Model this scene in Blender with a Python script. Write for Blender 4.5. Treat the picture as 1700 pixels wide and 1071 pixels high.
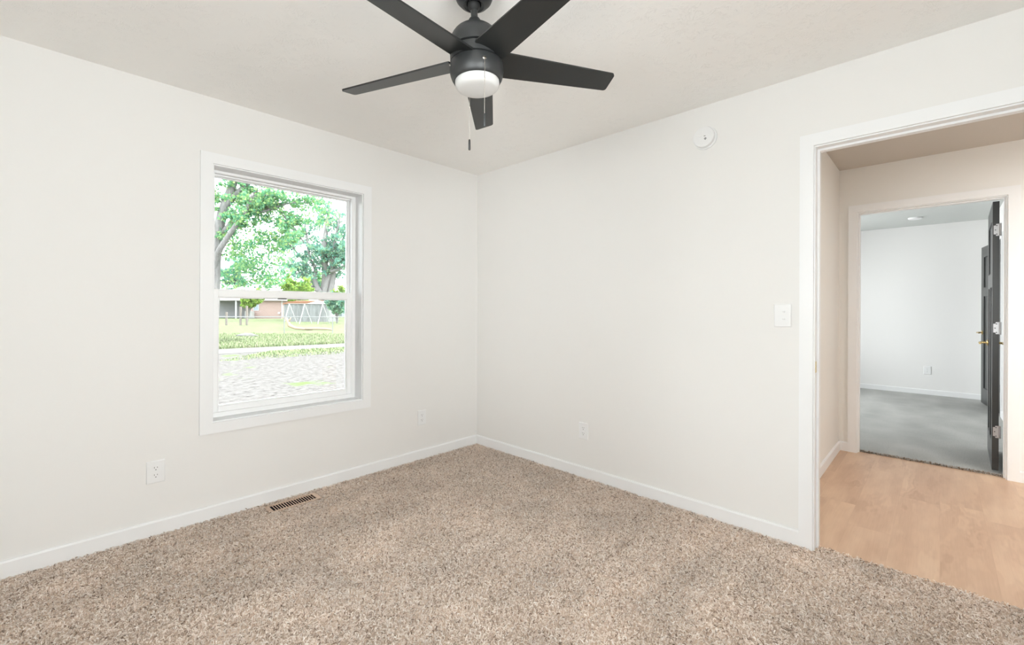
import bpy, bmesh, math, random
import numpy as np
from mathutils import Vector, Matrix

# ------------------------------------------------------------------ scene, camera, light
for o in list(bpy.data.objects):
    bpy.data.objects.remove(o, do_unlink=True)
S = bpy.context.scene
COL = S.collection
random.seed(4)

H = 2.44                      # bedroom ceiling height
HALL_CEILING = 2.45
RX, RY = -3.17, -3.55         # far extents of the bedroom (corner of the two seen walls at 0,0)

cam_d = bpy.data.cameras.new('camera')
cam = bpy.data.objects.new('camera', cam_d)
COL.objects.link(cam)
S.camera = cam
YAW, ROLL, FPX = 0.765358, 0.004072, 737.465
fwd = Vector((math.cos(YAW), math.sin(YAW), 0))
rgt0 = Vector((math.sin(YAW), -math.cos(YAW), 0))
up0 = Vector((0, 0, 1))
rgt = rgt0 * math.cos(ROLL) + up0 * math.sin(ROLL)
upv = up0 * math.cos(ROLL) - rgt0 * math.sin(ROLL)
m = Matrix.Identity(4)
for i in range(3):
    m[i][0], m[i][1], m[i][2] = rgt[i], upv[i], -fwd[i]
m.translation = Vector((-2.69823, -3.03187, 1.22299))
cam.matrix_world = m
cam_d.sensor_fit = 'HORIZONTAL'
cam_d.sensor_width = 36.0
cam_d.lens = FPX / 1700 * 36.0
cam_d.shift_y = -(535.5 - 513.62) / 1700
cam_d.clip_start = 0.02
cam_d.clip_end = 500

S.view_settings.view_transform = 'Standard'
S.view_settings.look = 'None'
S.view_settings.gamma = 1.0
S.view_settings.use_curve_mapping = False
S.view_settings.exposure = 0.0
S.cycles.use_denoising = True
S.cycles.max_bounces = 14
S.cycles.diffuse_bounces = 12
S.cycles.glossy_bounces = 4
S.cycles.transparent_max_bounces = 16
S.cycles.sample_clamp_indirect = 6.0
S.cycles.caustics_reflective = False
S.cycles.caustics_refractive = False

W = bpy.data.worlds.new('sky')
S.world = W
W.use_nodes = True
bg = W.node_tree.nodes['Background']
bg.inputs['Color'].default_value = (0.93, 0.97, 1.0, 1)
bg.inputs['Strength'].default_value = 7.0

def lamp(name, kind, loc, direction, energy, color=(1, 1, 1), size=None):
    d = bpy.data.lights.new(name, kind)
    d.energy = energy
    d.color = color
    if kind == 'AREA':
        d.shape = 'RECTANGLE'
        d.size, d.size_y = size
    o = bpy.data.objects.new(name, d)
    COL.objects.link(o)
    o.location = loc
    o.rotation_euler = Vector(direction).to_track_quat('-Z', 'Y').to_euler()
    return o

sun = lamp('sun', 'SUN', (-10, -20, 20), (-0.42, 0.55, -0.95), 9.5, (1.0, 0.96, 0.88))
sun.data.angle = math.radians(1.0)
# fill lamps added to light the rooms, behind added, unseen windows
lamp('fill_west', 'AREA', (RX - 0.22, -2.75, 1.45), (1, 0, -0.05), 38, (1.0, 0.995, 0.985), (1.3, 1.3))
lamp('fill_south', 'AREA', (-2.40, RY - 0.22, 1.45), (0, 1, -0.05), 52, (1.0, 0.995, 0.985), (1.3, 1.3))
lamp('fill_hall', 'AREA', (-0.10, -5.0, 0.80), (1, 0.25, -0.15), 30, (1.0, 0.99, 0.97), (1.5, 1.1))
lamp('fill_far_room', 'AREA', (4.4, 0.22, 1.35), (0, -1, -0.05), 176, (0.99, 0.985, 1.0), (1.7, 1.4))
lamp('fill_hall_ceiling', 'AREA', (1.15, -4.25, HALL_CEILING - 0.035), (0, 0, -1), 26, (1.0, 0.98, 0.95), (0.55, 0.55))  # added fill from above; no such lamp is seen in the hall
pt = lamp('window_portal', 'AREA', (-1.582, 0.20, 1.31), (0, -1, 0), 1, (1, 1, 1), (0.95, 1.52))
pt.data.cycles.is_portal = True

# ------------------------------------------------------------------ small helpers
def srgb(r, g, b):
    def f(c):
        c /= 255.0
        return c / 12.92 if c <= 0.04045 else ((c + 0.055) / 1.055) ** 2.4
    return (f(r), f(g), f(b), 1)

class NT:
    """a thin writer for node materials"""
    def __init__(s, name):
        s.mat = bpy.data.materials.new(name)
        s.mat.use_nodes = True
        s.t = s.mat.node_tree
        s.b = s.t.nodes['Principled BSDF']
        s.out = s.t.nodes['Material Output']
    def n(s, typ, ins=None, **kw):
        nd = s.t.nodes.new(typ)
        for k, v in kw.items():
            setattr(nd, k, v)
        for k, v in (ins or {}).items():
            if isinstance(v, bpy.types.NodeSocket):
                s.t.links.new(v, nd.inputs[k])
            else:
                nd.inputs[k].default_value = v
        return nd
    def link(s, a, b):
        s.t.links.new(a, b)
    def math(s, op, a, b=0.0, c=0.0):
        return s.n('ShaderNodeMath', {0: a, 1: b, 2: c}, operation=op).outputs[0]
    def ramp(s, fac, stops, interp='LINEAR'):
        r = s.n('ShaderNodeValToRGB', {'Fac': fac})
        cr = r.color_ramp
        cr.interpolation = interp
        while len(cr.elements) < len(stops):
            cr.elements.new(0.5)
        for e, (p, c) in zip(cr.elements, stops):
            e.position, e.color = p, c
        return r.outputs['Color']
    def pos(s):
        return s.n('ShaderNodeNewGeometry').outputs['Position']
    def noise(s, vec, scale, detail=2.0, rough=0.5):
        return s.n('ShaderNodeTexNoise', {'Vector': vec, 'Scale': scale, 'Detail': detail, 'Roughness': rough}).outputs['Fac']
    def bump(s, height, strength, dist):
        b = s.n('ShaderNodeBump', {'Height': height, 'Strength': strength, 'Distance': dist})
        s.link(b.outputs['Normal'], s.b.inputs['Normal'])
    def base(s, col=None, rough=0.5, metal=0.0, spec=None):
        if isinstance(col, bpy.types.NodeSocket):
            s.link(col, s.b.inputs['Base Color'])
        elif col is not None:
            s.b.inputs['Base Color'].default_value = col
        s.b.inputs['Roughness'].default_value = rough
        s.b.inputs['Metallic'].default_value = metal
        if spec is not None:
            s.b.inputs['Specular IOR Level'].default_value = spec
        return s.mat

def paint(name, col, rough=0.6, grain=0.05, scale=260, spec=0.3, metal=0.0):
    t = NT(name)
    t.base(col, rough, metal, spec)
    if grain:
        t.bump(t.noise(t.pos(), scale, 2), grain, 0.002)
    return t.mat

class MB:
    """collects shapes, then links them as ONE mesh object"""
    def __init__(s):
        s.bm = bmesh.new()
    def box(s, a, b, bevel=0.0):
        x0, y0, z0 = [min(p, q) for p, q in zip(a, b)]
        x1, y1, z1 = [max(p, q) for p, q in zip(a, b)]
        v = [s.bm.verts.new(p) for p in ((x0, y0, z0), (x1, y0, z0), (x1, y1, z0), (x0, y1, z0),
                                         (x0, y0, z1), (x1, y0, z1), (x1, y1, z1), (x0, y1, z1))]
        fs = [s.bm.faces.new([v[i] for i in q]) for q in
              ((3, 2, 1, 0), (4, 5, 6, 7), (0, 1, 5, 4), (1, 2, 6, 5), (2, 3, 7, 6), (3, 0, 4, 7))]
        if bevel:
            es = list({e for f in fs for e in f.edges})
            bmesh.ops.bevel(s.bm, geom=es, offset=bevel, segments=2, profile=0.5, affect='EDGES')
        return s
    def prism(s, poly, axis, a, b):
        """polygon in the two other axes, extruded along axis from a to b"""
        def put(p, t):
            q = list(p)
            q.insert(axis, t)
            return s.bm.verts.new(q)
        lo = [put(p, a) for p in poly]
        hi = [put(p, b) for p in poly]
        n = len(poly)
        s.bm.faces.new(lo)
        s.bm.faces.new(hi[::-1])
        for i in range(n):
            s.bm.faces.new((lo[i], hi[i], hi[(i + 1) % n], lo[(i + 1) % n]))
        return s
    def lathe(s, prof, seg=48, mat=None, close=True):
        rings = []
        for r, z in prof:
            rings.append([s.bm.verts.new((r * math.cos(2 * math.pi * k / seg), r * math.sin(2 * math.pi * k / seg), z))
                          for k in range(seg)])
        for a, b in zip(rings, rings[1:]):
            for k in range(seg):
                s.bm.faces.new((a[k], a[(k + 1) % seg], b[(k + 1) % seg], b[k]))
        if close:
            s.bm.faces.new(rings[0][::-1])
            s.bm.faces.new(rings[-1])
        if mat is not None:
            vs = [v for r in rings for v in r]
            bmesh.ops.transform(s.bm, matrix=mat, verts=vs)
        return s
    def tube(s, pts, radii, seg=8):
        pts = [Vector(p) for p in pts]
        if not hasattr(radii, '__len__'):
            radii = [radii] * len(pts)
        rings = []
        ref = None
        for i, p in enumerate(pts):
            d = (pts[min(i + 1, len(pts) - 1)] - pts[max(i - 1, 0)]).normalized()
            if ref is None:
                ref = d.orthogonal().normalized()
            ref = (ref - d * ref.dot(d)).normalized()
            c = d.cross(ref)
            rings.append([s.bm.verts.new(p + (ref * math.cos(2 * math.pi * k / seg) + c * math.sin(2 * math.pi * k / seg)) * radii[i])
                          for k in range(seg)])
        for a, b in zip(rings, rings[1:]):
            for k in range(seg):
                s.bm.faces.new((a[k], a[(k + 1) % seg], b[(k + 1) % seg], b[k]))
        s.bm.faces.new(rings[0][::-1])
        s.bm.faces.new(rings[-1])
        return s
    def ball(s, c, r, sub=1):
        bmesh.ops.create_icosphere(s.bm, subdivisions=sub, radius=r, matrix=Matrix.Translation(c))
        return s
    def build(s, name, mat, parent=None, smooth=None, xform=None):
        if xform is not None:
            bmesh.ops.transform(s.bm, matrix=xform, verts=s.bm.verts[:])
        bmesh.ops.recalc_face_normals(s.bm, faces=s.bm.faces[:])
        me = bpy.data.meshes.new(name)
        s.bm.to_mesh(me)
        s.bm.free()
        me.materials.append(mat)
        if smooth is not None:
            me.polygons.foreach_set('use_smooth', [True] * len(me.polygons))
            if smooth < 3.2:
                me.set_sharp_from_angle(angle=smooth)
        o = bpy.data.objects.new(name, me)
        COL.objects.link(o)
        if parent is not None:
            o.parent = parent
        return o

def raw_mesh(name, verts, faces, mat, parent=None, smooth=False):
    """verts (n,3), faces (m,4 or 3) as arrays -> one mesh object"""
    me = bpy.data.meshes.new(name)
    verts = np.asarray(verts, np.float32)
    faces = np.asarray(faces, np.int32)
    k = faces.shape[1]
    me.vertices.add(len(verts))
    me.vertices.foreach_set('co', verts.ravel())
    me.loops.add(faces.size)
    me.loops.foreach_set('vertex_index', faces.ravel())
    me.polygons.add(len(faces))
    me.polygons.foreach_set('loop_start', np.arange(0, faces.size, k, dtype=np.int32))
    me.polygons.foreach_set('use_smooth', np.full(len(faces), smooth))
    me.update(calc_edges=True)
    me.materials.append(mat)
    o = bpy.data.objects.new(name, me)
    COL.objects.link(o)
    if parent is not None:
        o.parent = parent
    return o

def tag(o, label, cat, group=None, kind=None):
    o['label'] = label
    o['category'] = cat
    if group:
        o['group'] = group
    if kind:
        o['kind'] = kind
    return o

def thing(name, label, cat, loc, group=None, rot=None):
    o = bpy.data.objects.new(name, None)
    o.empty_display_size = 0.05
    COL.objects.link(o)
    o.location = loc
    if rot is not None:
        o.rotation_euler = rot
    return tag(o, label, cat, group)

def structure(o, label=None):
    o['kind'] = 'structure'
    if label:
        o['label'] = label
    return o

def wall_x(mb, x0, x1, y0, y1, z0, z1, holes=()):
    """slab thin in x, spanning y and z, with rectangular holes (ya, yb, za, zb)"""
    ys = sorted({y0, y1, *[h[0] for h in holes], *[h[1] for h in holes]})
    for ya, yb in zip(ys, ys[1:]):
        c = (ya + yb) / 2
        hs = [h for h in holes if h[0] < c < h[1]]
        z = z0
        for h in sorted(hs, key=lambda h: h[2]):
            if h[2] > z:
                mb.box((x0, ya, z), (x1, yb, h[2]))
            z = h[3]
        mb.box((x0, ya, z), (x1, yb, z1))
def wall_y(mb, y0, y1, x0, x1, z0, z1, holes=()):
    xs = sorted({x0, x1, *[h[0] for h in holes], *[h[1] for h in holes]})
    for xa, xb in zip(xs, xs[1:]):
        c = (xa + xb) / 2
        hs = [h for h in holes if h[0] < c < h[1]]
        z = z0
        for h in sorted(hs, key=lambda h: h[2]):
            if h[2] > z:
                mb.box((xa, y0, z), (xb, y1, h[2]))
            z = h[3]
        mb.box((xa, y0, z), (xb, y1, z1))

# ------------------------------------------------------------------ materials
M = {}
M['wall'] = paint('wall_paint', (0.775, 0.768, 0.754, 1), 0.75, 0.06, 420, 0.2)
M['hall_wall'] = paint('hall_wall_paint', (0.79, 0.78, 0.755, 1), 0.75, 0.06, 420, 0.2)
M['far_wall'] = paint('far_room_wall_paint', (0.79, 0.785, 0.78, 1), 0.75, 0.06, 420, 0.2)
M['trim'] = paint('trim_paint', (0.81, 0.817, 0.825, 1), 0.38, 0.02, 300, 0.45)
M['vinyl'] = paint('window_vinyl', (0.90, 0.905, 0.91, 1), 0.32, 0.0, 300, 0.5)
M['plastic'] = paint('white_plastic', (0.785, 0.79, 0.795, 1), 0.35, 0.0, 300, 0.5)
M['dark'] = paint('dark_slot', (0.02, 0.02, 0.02, 1), 0.6, 0.0)
M['grey_slot'] = paint('grey_slot', (0.10, 0.10, 0.10, 1), 0.6, 0.0)
M['black_paint'] = paint('matte_black_metal', (0.022, 0.023, 0.0235, 1), 0.42, 0.03, 900, 0.5)
M['blade'] = paint('black_blade', (0.013, 0.014, 0.0135, 1), 0.36, 0.03, 500, 0.5)
M['lens'] = paint('opal_lens', (0.56, 0.555, 0.545, 1), 0.30, 0.0, 300, 0.4)
M['chain'] = paint('chain_metal', (0.50, 0.46, 0.41, 1), 0.3, 0.0, 300, 0.5, 1.0)
M['nickel'] = paint('satin_nickel', (0.42, 0.42, 0.43, 1), 0.35, 0.02, 900, 0.5, 0.9)
M['black_hinge'] = paint('black_hinge_metal', (0.012, 0.012, 0.012, 1), 0.4, 0.0)
M['brass'] = paint('brushed_brass', (0.72, 0.55, 0.26, 1), 0.25, 0.02, 900, 0.5, 1.0)
M['door'] = paint('black_door_paint', (0.024, 0.027, 0.027, 1), 0.32, 0.05, 700, 0.5)
M['vent'] = paint('vent_enamel', srgb(196, 170, 148), 0.38, 0.02, 700, 0.5)
M['outside_wall'] = paint('outside_siding', (0.6, 0.6, 0.58, 1), 0.7, 0.1, 60)

# thin window glass: lets light straight through, reflects at grazing angles
t = NT('window_glass')
fr = t.n('ShaderNodeFresnel', {'IOR': 1.45})
mx = t.n('ShaderNodeMixShader', {0: fr.outputs[0],
                                 1: t.n('ShaderNodeBsdfTransparent', {'Color': (0.97, 0.985, 0.98, 1)}).outputs[0],
                                 2: t.n('ShaderNodeBsdfGlossy', {'Roughness': 0.0}).outputs[0]})
t.link(mx.outputs[0], t.out.inputs['Surface'])
M['glass'] = t.mat

# ceiling: stomped (crow's foot) drywall texture
def ceiling_mat(name, col):
    t = NT(name)
    p = t.n('ShaderNodeVectorMath', {0: t.pos(), 1: (1, 1, 0)}, operation='MULTIPLY').outputs[0]
    total = None
    for k, (sc, off) in enumerate(((3.1, 0.0), (3.9, 7.3))):
        w = t.n('ShaderNodeVectorMath', {0: p, 1: (off, off * 0.7, 0)}, operation='ADD').outputs[0]
        wn = t.n('ShaderNodeTexNoise', {'Vector': w, 'Scale': 9.0, 'Detail': 2.0}).outputs['Color']
        w = t.n('ShaderNodeVectorMath', {0: w, 1: t.n('ShaderNodeVectorMath', {0: wn, 'Scale': 0.06}, operation='SCALE').outputs[0]}, operation='ADD').outputs[0]
        vor = t.n('ShaderNodeTexVoronoi', {'Vector': w, 'Scale': sc, 'Randomness': 0.9}, voronoi_dimensions='2D')
        d = t.n('ShaderNodeVectorMath', {0: w, 1: vor.outputs['Position']}, operation='SUBTRACT').outputs[0]
        xyz = t.n('ShaderNodeSeparateXYZ', {0: d})
        ang = t.math('ARCTAN2', xyz.outputs[1], xyz.outputs[0])
        r = t.n('ShaderNodeVectorMath', {0: d}, operation='LENGTH').outputs['Value']
        cell = t.n('ShaderNodeSeparateColor', {0: vor.outputs['Color']}).outputs[0]
        ca = t.math('MULTIPLY', t.math('COSINE', ang), 3.6)
        sa = t.math('MULTIPLY', t.math('SINE', ang), 3.6)
        v = t.n('ShaderNodeCombineXYZ', {0: ca, 1: sa, 2: t.math('ADD', t.math('MULTIPLY', r, 9.0), t.math('MULTIPLY', cell, 50.0))}).outputs[0]
        ns = t.noise(v, 2.6, 3.0, 0.55)
        ridge = t.n('ShaderNodeMapRange', {0: t.math('ABSOLUTE', t.math('SUBTRACT', ns, 0.5)), 1: 0.0, 2: 0.036, 3: 1.0, 4: 0.0}).outputs[0]
        ring = t.n('ShaderNodeMapRange', {0: r, 1: 0.03, 2: 0.07, 3: 0.0, 4: 1.0}).outputs[0]
        fade = t.n('ShaderNodeMapRange', {0: r, 1: 0.11, 2: 0.17, 3: 1.0, 4: 0.0}).outputs[0]
        brk = t.n('ShaderNodeMapRange', {0: t.noise(w, 22.0, 1.0), 1: 0.475, 2: 0.60, 3: 0.0, 4: 1.0}).outputs[0]
        q = t.math('MULTIPLY', t.math('MULTIPLY', ridge, ring), t.math('MULTIPLY', fade, brk))
        total = q if total is None else t.math('MAXIMUM', total, q)
    h = t.math('ADD', total, t.math('MULTIPLY', t.noise(p, 120, 2), 0.05))
    t.bump(h, 0.38, 0.004)
    return t.base(col, 0.62, 0, 0.3)
M['ceiling'] = ceiling_mat('ceiling_stomped_drywall', (0.86, 0.85, 0.83, 1))
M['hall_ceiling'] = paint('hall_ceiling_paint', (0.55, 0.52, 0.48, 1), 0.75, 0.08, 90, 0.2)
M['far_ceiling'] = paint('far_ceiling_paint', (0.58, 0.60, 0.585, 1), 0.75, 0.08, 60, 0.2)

# carpet yarn: speckled beige frieze, colour by strand; sheen of the brushed pile painted in by place
def yarn(name, tones, patch):
    t = NT(name)
    g = t.n('ShaderNodeNewGeometry')
    rnd = t.ramp(g.outputs['Random Per Island'], tones)
    p = t.pos()
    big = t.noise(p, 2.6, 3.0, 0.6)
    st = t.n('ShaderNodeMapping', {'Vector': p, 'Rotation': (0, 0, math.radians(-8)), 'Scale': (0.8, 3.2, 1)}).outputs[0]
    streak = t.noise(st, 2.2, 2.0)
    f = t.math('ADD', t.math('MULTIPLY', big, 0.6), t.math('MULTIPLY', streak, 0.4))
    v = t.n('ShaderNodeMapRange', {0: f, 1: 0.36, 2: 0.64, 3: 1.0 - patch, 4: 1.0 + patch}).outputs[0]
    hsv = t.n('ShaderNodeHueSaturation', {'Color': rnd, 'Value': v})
    d = t.n('ShaderNodeBsdfDiffuse', {'Color': hsv.outputs[0]}).outputs[0]
    tr = t.n('ShaderNodeBsdfTranslucent', {'Color': hsv.outputs[0]}).outputs[0]
    t.link(t.n('ShaderNodeMixShader', {0: 0.4, 1: d, 2: tr}).outputs[0], t.out.inputs['Surface'])
    return t.mat
BEIGE = [(0.0, srgb(128, 112, 99)), (0.12, srgb(190, 174, 160)), (0.28, srgb(230, 217, 206)), (0.6, srgb(243, 233, 224)), (1.0, srgb(254, 249, 244))]
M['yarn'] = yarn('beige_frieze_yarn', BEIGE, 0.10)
def flat_carpet(name, c0, c1, c2, scale):
    t = NT(name)
    p = t.pos()
    n1 = t.noise(p, scale, 3.0, 0.7)
    col = t.ramp(n1, [(0.3, c0), (0.5, c1), (0.72, c2)])
    vor = t.n('ShaderNodeTexVoronoi', {'Vector': t.n('ShaderNodeMapping', {'Vector': p, 'Scale': (1.2, 3.0, 1)}).outputs[0], 'Scale': 1.6}).outputs['Distance']
    big = t.math('ADD', t.math('MULTIPLY', t.noise(p, 3.2, 3.0, 0.6), 0.65), t.math('MULTIPLY', vor, 0.4))
    v = t.n('ShaderNodeMapRange', {0: big, 1: 0.3, 2: 0.75, 3: 0.88, 4: 1.10}).outputs[0]
    t.bump(n1, 0.8, 0.006)
    t.base(t.n('ShaderNodeHueSaturation', {'Color': col, 'Value': v}).outputs[0], 0.95, 0, 0.1)
    return t.mat
M['carpet_base'] = flat_carpet('beige_carpet_backing', srgb(195, 174, 156), srgb(222, 204, 188), srgb(240, 226, 212), 230)
M['carpet_grey'] = flat_carpet('grey_carpet', srgb(146, 147, 145), srgb(176, 176, 173), srgb(202, 202, 199), 190)

# hall floor: pale oak planks running along x
t = NT('oak_plank_floor')
p = t.pos()
xyz = t.n('ShaderNodeSeparateXYZ', {0: p})
row = t.math('FLOOR', t.math('DIVIDE', t.math('ADD', xyz.outputs[1], 10.07), 0.19))
rr = t.n('ShaderNodeTexWhiteNoise', {1: row}, noise_dimensions='1D').outputs['Value']
xs = t.math('ADD', xyz.outputs[0], t.math('MULTIPLY', rr, 7.0))
colm = t.math('FLOOR', t.math('DIVIDE', xs, 1.22))
pid = t.n('ShaderNodeTexWhiteNoise', {0: t.n('ShaderNodeCombineXYZ', {0: row, 1: colm, 2: 0.3}).outputs[0]}, noise_dimensions='3D').outputs['Value']
gv = t.n('ShaderNodeCombineXYZ', {0: t.math('MULTIPLY', xyz.outputs[0], 1.5), 1: t.math('MULTIPLY', xyz.outputs[1], 6.0), 2: t.math('MULTIPLY', pid, 40.0)}).outputs[0]
soft = t.noise(gv, 1.3, 3.0, 0.55)
rings = t.math('SINE', t.math('MULTIPLY', soft, 52.0))
ringm = t.n('ShaderNodeMapRange', {0: t.noise(gv, 0.9, 1.0), 1: 0.45, 2: 0.68, 3: 0.0, 4: 0.32}).outputs[0]
fine = t.noise(t.n('ShaderNodeMapping', {'Vector': gv, 'Scale': (2, 22, 1)}).outputs[0], 2.0, 3.0, 0.6)
mixv = t.math('ADD', t.math('ADD', t.math('MULTIPLY', soft, 0.75), t.math('MULTIPLY', fine, 0.18)), t.math('MULTIPLY', t.math('MULTIPLY', rings, ringm), 0.20))
mixv = t.math('ADD', mixv, t.math('MULTIPLY', t.math('SUBTRACT', pid, 0.5), 0.06))
col = t.ramp(mixv, [(0.25, srgb(190, 156, 130)), (0.5, srgb(211, 180, 153)), (0.72, srgb(225, 197, 169)), (0.95, srgb(240, 221, 200))])
fy = t.math('FRACT', t.math('DIVIDE', t.math('ADD', xyz.outputs[1], 10.07), 0.19))
fx = t.math('FRACT', t.math('DIVIDE', xs, 1.22))
gap = t.math('MAXIMUM', t.math('LESS_THAN', fy, 0.010), t.math('LESS_THAN', fx, 0.0016))
col = t.n('ShaderNodeMixRGB', {0: t.math('MULTIPLY', gap, 0.12), 1: col, 2: srgb(150, 110, 82)}).outputs[0]
t.bump(t.math('SUBTRACT', fine, gap), 0.10, 0.001)
M['oak'] = t.base(col, 0.42, 0, 0.4)

# ------------------------------------------------------------------ room shell
WIN = (-2.047, -1.117, 0.560, 2.058)      # seen window opening: x0, x1, z0, z1
DOOR = (-3.345, -2.578, -0.15, 2.060)       # bedroom doorway: y0, y1, z0, z1
HX0, HX1 = 0.115, 2.105                   # hall between these faces
FX0, FX1 = 2.22, 6.14                     # far room between these faces
HY = -2.40                                # left wall of the hall
FDOOR = (-3.386, -2.532, -0.15, 2.065)      # doorway from the hall to the far room
HC, FC = 2.45, 2.475                      # ceilings of hall and far room

mb = MB(); wall_y(mb, 0.0, 0.17, RX - 0.2, 0.115, -0.25, H + 0.1, [WIN])
structure(mb.build('wall_north', M['wall']), 'off-white wall with the window')
mb = MB(); wall_x(mb, 0.0, 0.115, -3.9, 0.0, -0.02, H + 0.1, [DOOR])
structure(mb.build('wall_east', M['wall']), 'off-white wall with the doorway')
WW = (-3.42, -2.08, 0.8, 2.1)
mb = MB(); wall_x(mb, RX - 0.17, RX, RY - 0.17, 0.0, -0.25, H + 0.1, [WW])
structure(mb.build('wall_west', M['wall']))
SW = (-3.07, -1.73, 0.8, 2.1)
mb = MB(); wall_y(mb, RY - 0.17, RY, RX, 0.0, -0.25, H + 0.1, [SW])
structure(mb.build('wall_south', M['wall']))
structure(MB().box((RX - 0.4, RY - 0.4, H), (0.115, 0.4, H + 0.15)).build('ceiling', M['ceiling']), 'white ceiling with stomped texture')
VX0, VX1, VY0, VY1 = -1.789, -1.482, -0.178, -0.062      # floor register
fx0, fx1, fy0, fy1 = VX0 + 0.012, VX1 - 0.012, VY0 + 0.010, VY1 - 0.008
structure(MB().box((RX, RY, -0.1), (0.0, fy0, 0.0)).box((RX, fy1, -0.1), (0.0, 0.0, 0.0)).box((RX, fy0, -0.1), (fx0, fy1, 0.0)).box((fx1, fy0, -0.1), (0.0, fy1, 0.0))
          .box((0.0, DOOR[0], -0.1), (0.055, DOOR[1], 0.0)).build('floor', M['carpet_base']), 'beige carpet floor')

# hall
structure(MB().box((HX0, HY, -0.02), (HX1, HY + 0.115, HC + 0.1)).build('wall_hall_left', M['hall_wall']))
mb = MB(); wall_x(mb, HX1, FX0, -6.3, 0.1, -0.02, FC + 0.1, [FDOOR])
structure(mb.build('wall_hall_far', M['hall_wall']), 'beige hall wall with a second doorway')
HWIN = (-5.75, -4.25, 0.2, 1.45)
mb = MB(); wall_x(mb, HX0 - 0.115, HX0, -6.3, -3.9, -0.02, HC + 0.1, [HWIN])
structure(mb.build('wall_hall_near', M['hall_wall']))
mb = MB(); wall_y(mb, -6.37, -6.2, HX0 - 0.1, HX1 + 0.1, -0.02, HC + 0.1)
structure(mb.build('wall_hall_end', M['hall_wall']))
structure(MB().box((0.115, -8.6, HC), (HX1, HY + 0.1, HC + 0.12)).build('ceiling_hall', M['hall_ceiling']))  # runs on past the end wall as an added, unseen sun screen
structure(MB().box((0.055, -6.2, -0.1), (2.165, HY, 0.004)).build('floor_hall', M['oak']), 'pale oak plank hall floor')

mb = MB(); frame_rect2 = [(0.85, -4.55, 1.45, -4.50), (0.85, -4.00, 1.45, -3.95), (0.85, -4.50, 0.90, -4.00), (1.40, -4.50, 1.45, -4.00)]  # frame added only to house the overhead hall fill
for q in frame_rect2:
    mb.box((q[0], q[1], HC - 0.05), (q[2], q[3], HC))
structure(mb.build('fill_lamp_frame', M['trim']), 'frame round the added, unseen hall fill lamp')

# far room
FWIN = (3.55, 5.25, 0.65, 2.05)
mb = MB(); wall_y(mb, 0.0, 0.17, FX0, FX1 + 0.15, -0.02, FC + 0.1, [FWIN])
structure(mb.build('wall_far_room_left', M['far_wall']))
structure(MB().box((FX1, -3.8, -0.02), (FX1 + 0.15, 0.1, FC + 0.1)).build('wall_far_room_back', M['far_wall']), 'pale far room wall')
D2 = (4.905, 5.815, -0.15, 2.07)
mb = MB(); wall_y(mb, -3.675, -3.56, FX0, FX1 + 0.1, -0.02, FC + 0.1, [D2])
structure(mb.build('wall_far_room_right', M['far_wall']))
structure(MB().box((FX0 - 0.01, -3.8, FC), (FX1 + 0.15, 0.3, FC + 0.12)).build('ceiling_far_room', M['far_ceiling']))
structure(MB().box((2.165, -3.56, -0.1), (FX1, 0.0, 0.010)).build('floor_far_room', M['carpet_grey']), 'grey carpet in the far room')
structure(MB().box((FX0, -4.9, -0.02), (FX1 + 0.15, -4.8, FC)).box((4.6, -4.8, -0.02), (4.7, -3.675, FC)).box((6.14, -4.8, -0.02), (6.24, -3.675, FC))
          .box((4.6, -4.8, FC), (6.24, -3.675, FC + 0.1)).box((4.6, -4.8, -0.05), (6.24, -3.675, 0.0)).build('wall_closet', M['far_wall']))

# added, unseen windows: simple framed panes the fill lamps shine through
def plain_window(name, axis, at, a0, a1, z0, z1, mat=M['vinyl']):
    mb = MB()
    def bar(p0, p1, q0, q1):
        lo, hi = [0, 0, 0], [0, 0, 0]
        lo[axis], hi[axis] = at - 0.03, at + 0.03
        lo[1 - axis], hi[1 - axis] = p0, p1
        lo[2], hi[2] = q0, q1
        mb.box(lo, hi)
    w = 0.05
    bar(a0, a0 + w, z0, z1); bar(a1 - w, a1, z0, z1)
    bar(a0 + w, a1 - w, z0, z0 + w); bar(a0 + w, a1 - w, z1 - w, z1)
    bar(a0 + w, a1 - w, (z0 + z1) / 2 - 0.02, (z0 + z1) / 2 + 0.02)
    o = structure(mb.build(name, mat))
    lo, hi = [0, 0, 0], [0, 0, 0]
    lo[axis], hi[axis] = at - 0.002, at + 0.002
    lo[1 - axis], hi[1 - axis] = a0 + 0.01, a1 - 0.01
    lo[2], hi[2] = z0 + 0.01, z1 - 0.01
    MB().box(lo, hi).build('pane', M['glass'], o)
plain_window('added_window_west', 0, RX - 0.10, *WW)
plain_window('added_window_south', 1, RY - 0.10, *SW)
plain_window('added_window_hall', 0, 0.04, *HWIN)
plain_window('added_window_far_room', 1, 0.10, *FWIN)

# ------------------------------------------------------------------ baseboards
BH, BT = 0.083, 0.014
def baseboard(name, a, b, nrm):
    """a->b along the wall foot, nrm the way it faces"""
    a, b, n = Vector((*a, 0)), Vector((*b, 0)), Vector((*nrm, 0))
    prof = [(0, 0), (BT, 0), (BT, BH - 0.008), (BT - 0.005, BH), (0, BH)]
    mb = MB()
    lo = [mb.bm.verts.new(a + n * p + Vector((0, 0, q))) for p, q in prof]
    hi = [mb.bm.verts.new(b + n * p + Vector((0, 0, q))) for p, q in prof]
    k = len(prof)
    mb.bm.faces.new(lo); mb.bm.faces.new(hi[::-1])
    for i in range(k):
        mb.bm.faces.new((lo[i], hi[i], hi[(i + 1) % k], lo[(i + 1) % k]))
    return structure(mb.build(name, M['trim']))
baseboard('baseboard_north', (RX, 0), (0, 0), (0, -1))
baseboard('baseboard_east', (0, -2.516), (0, -0.0001), (-1, 0))
baseboard('baseboard_west', (RX, RY), (RX, 0), (1, 0))
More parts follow.
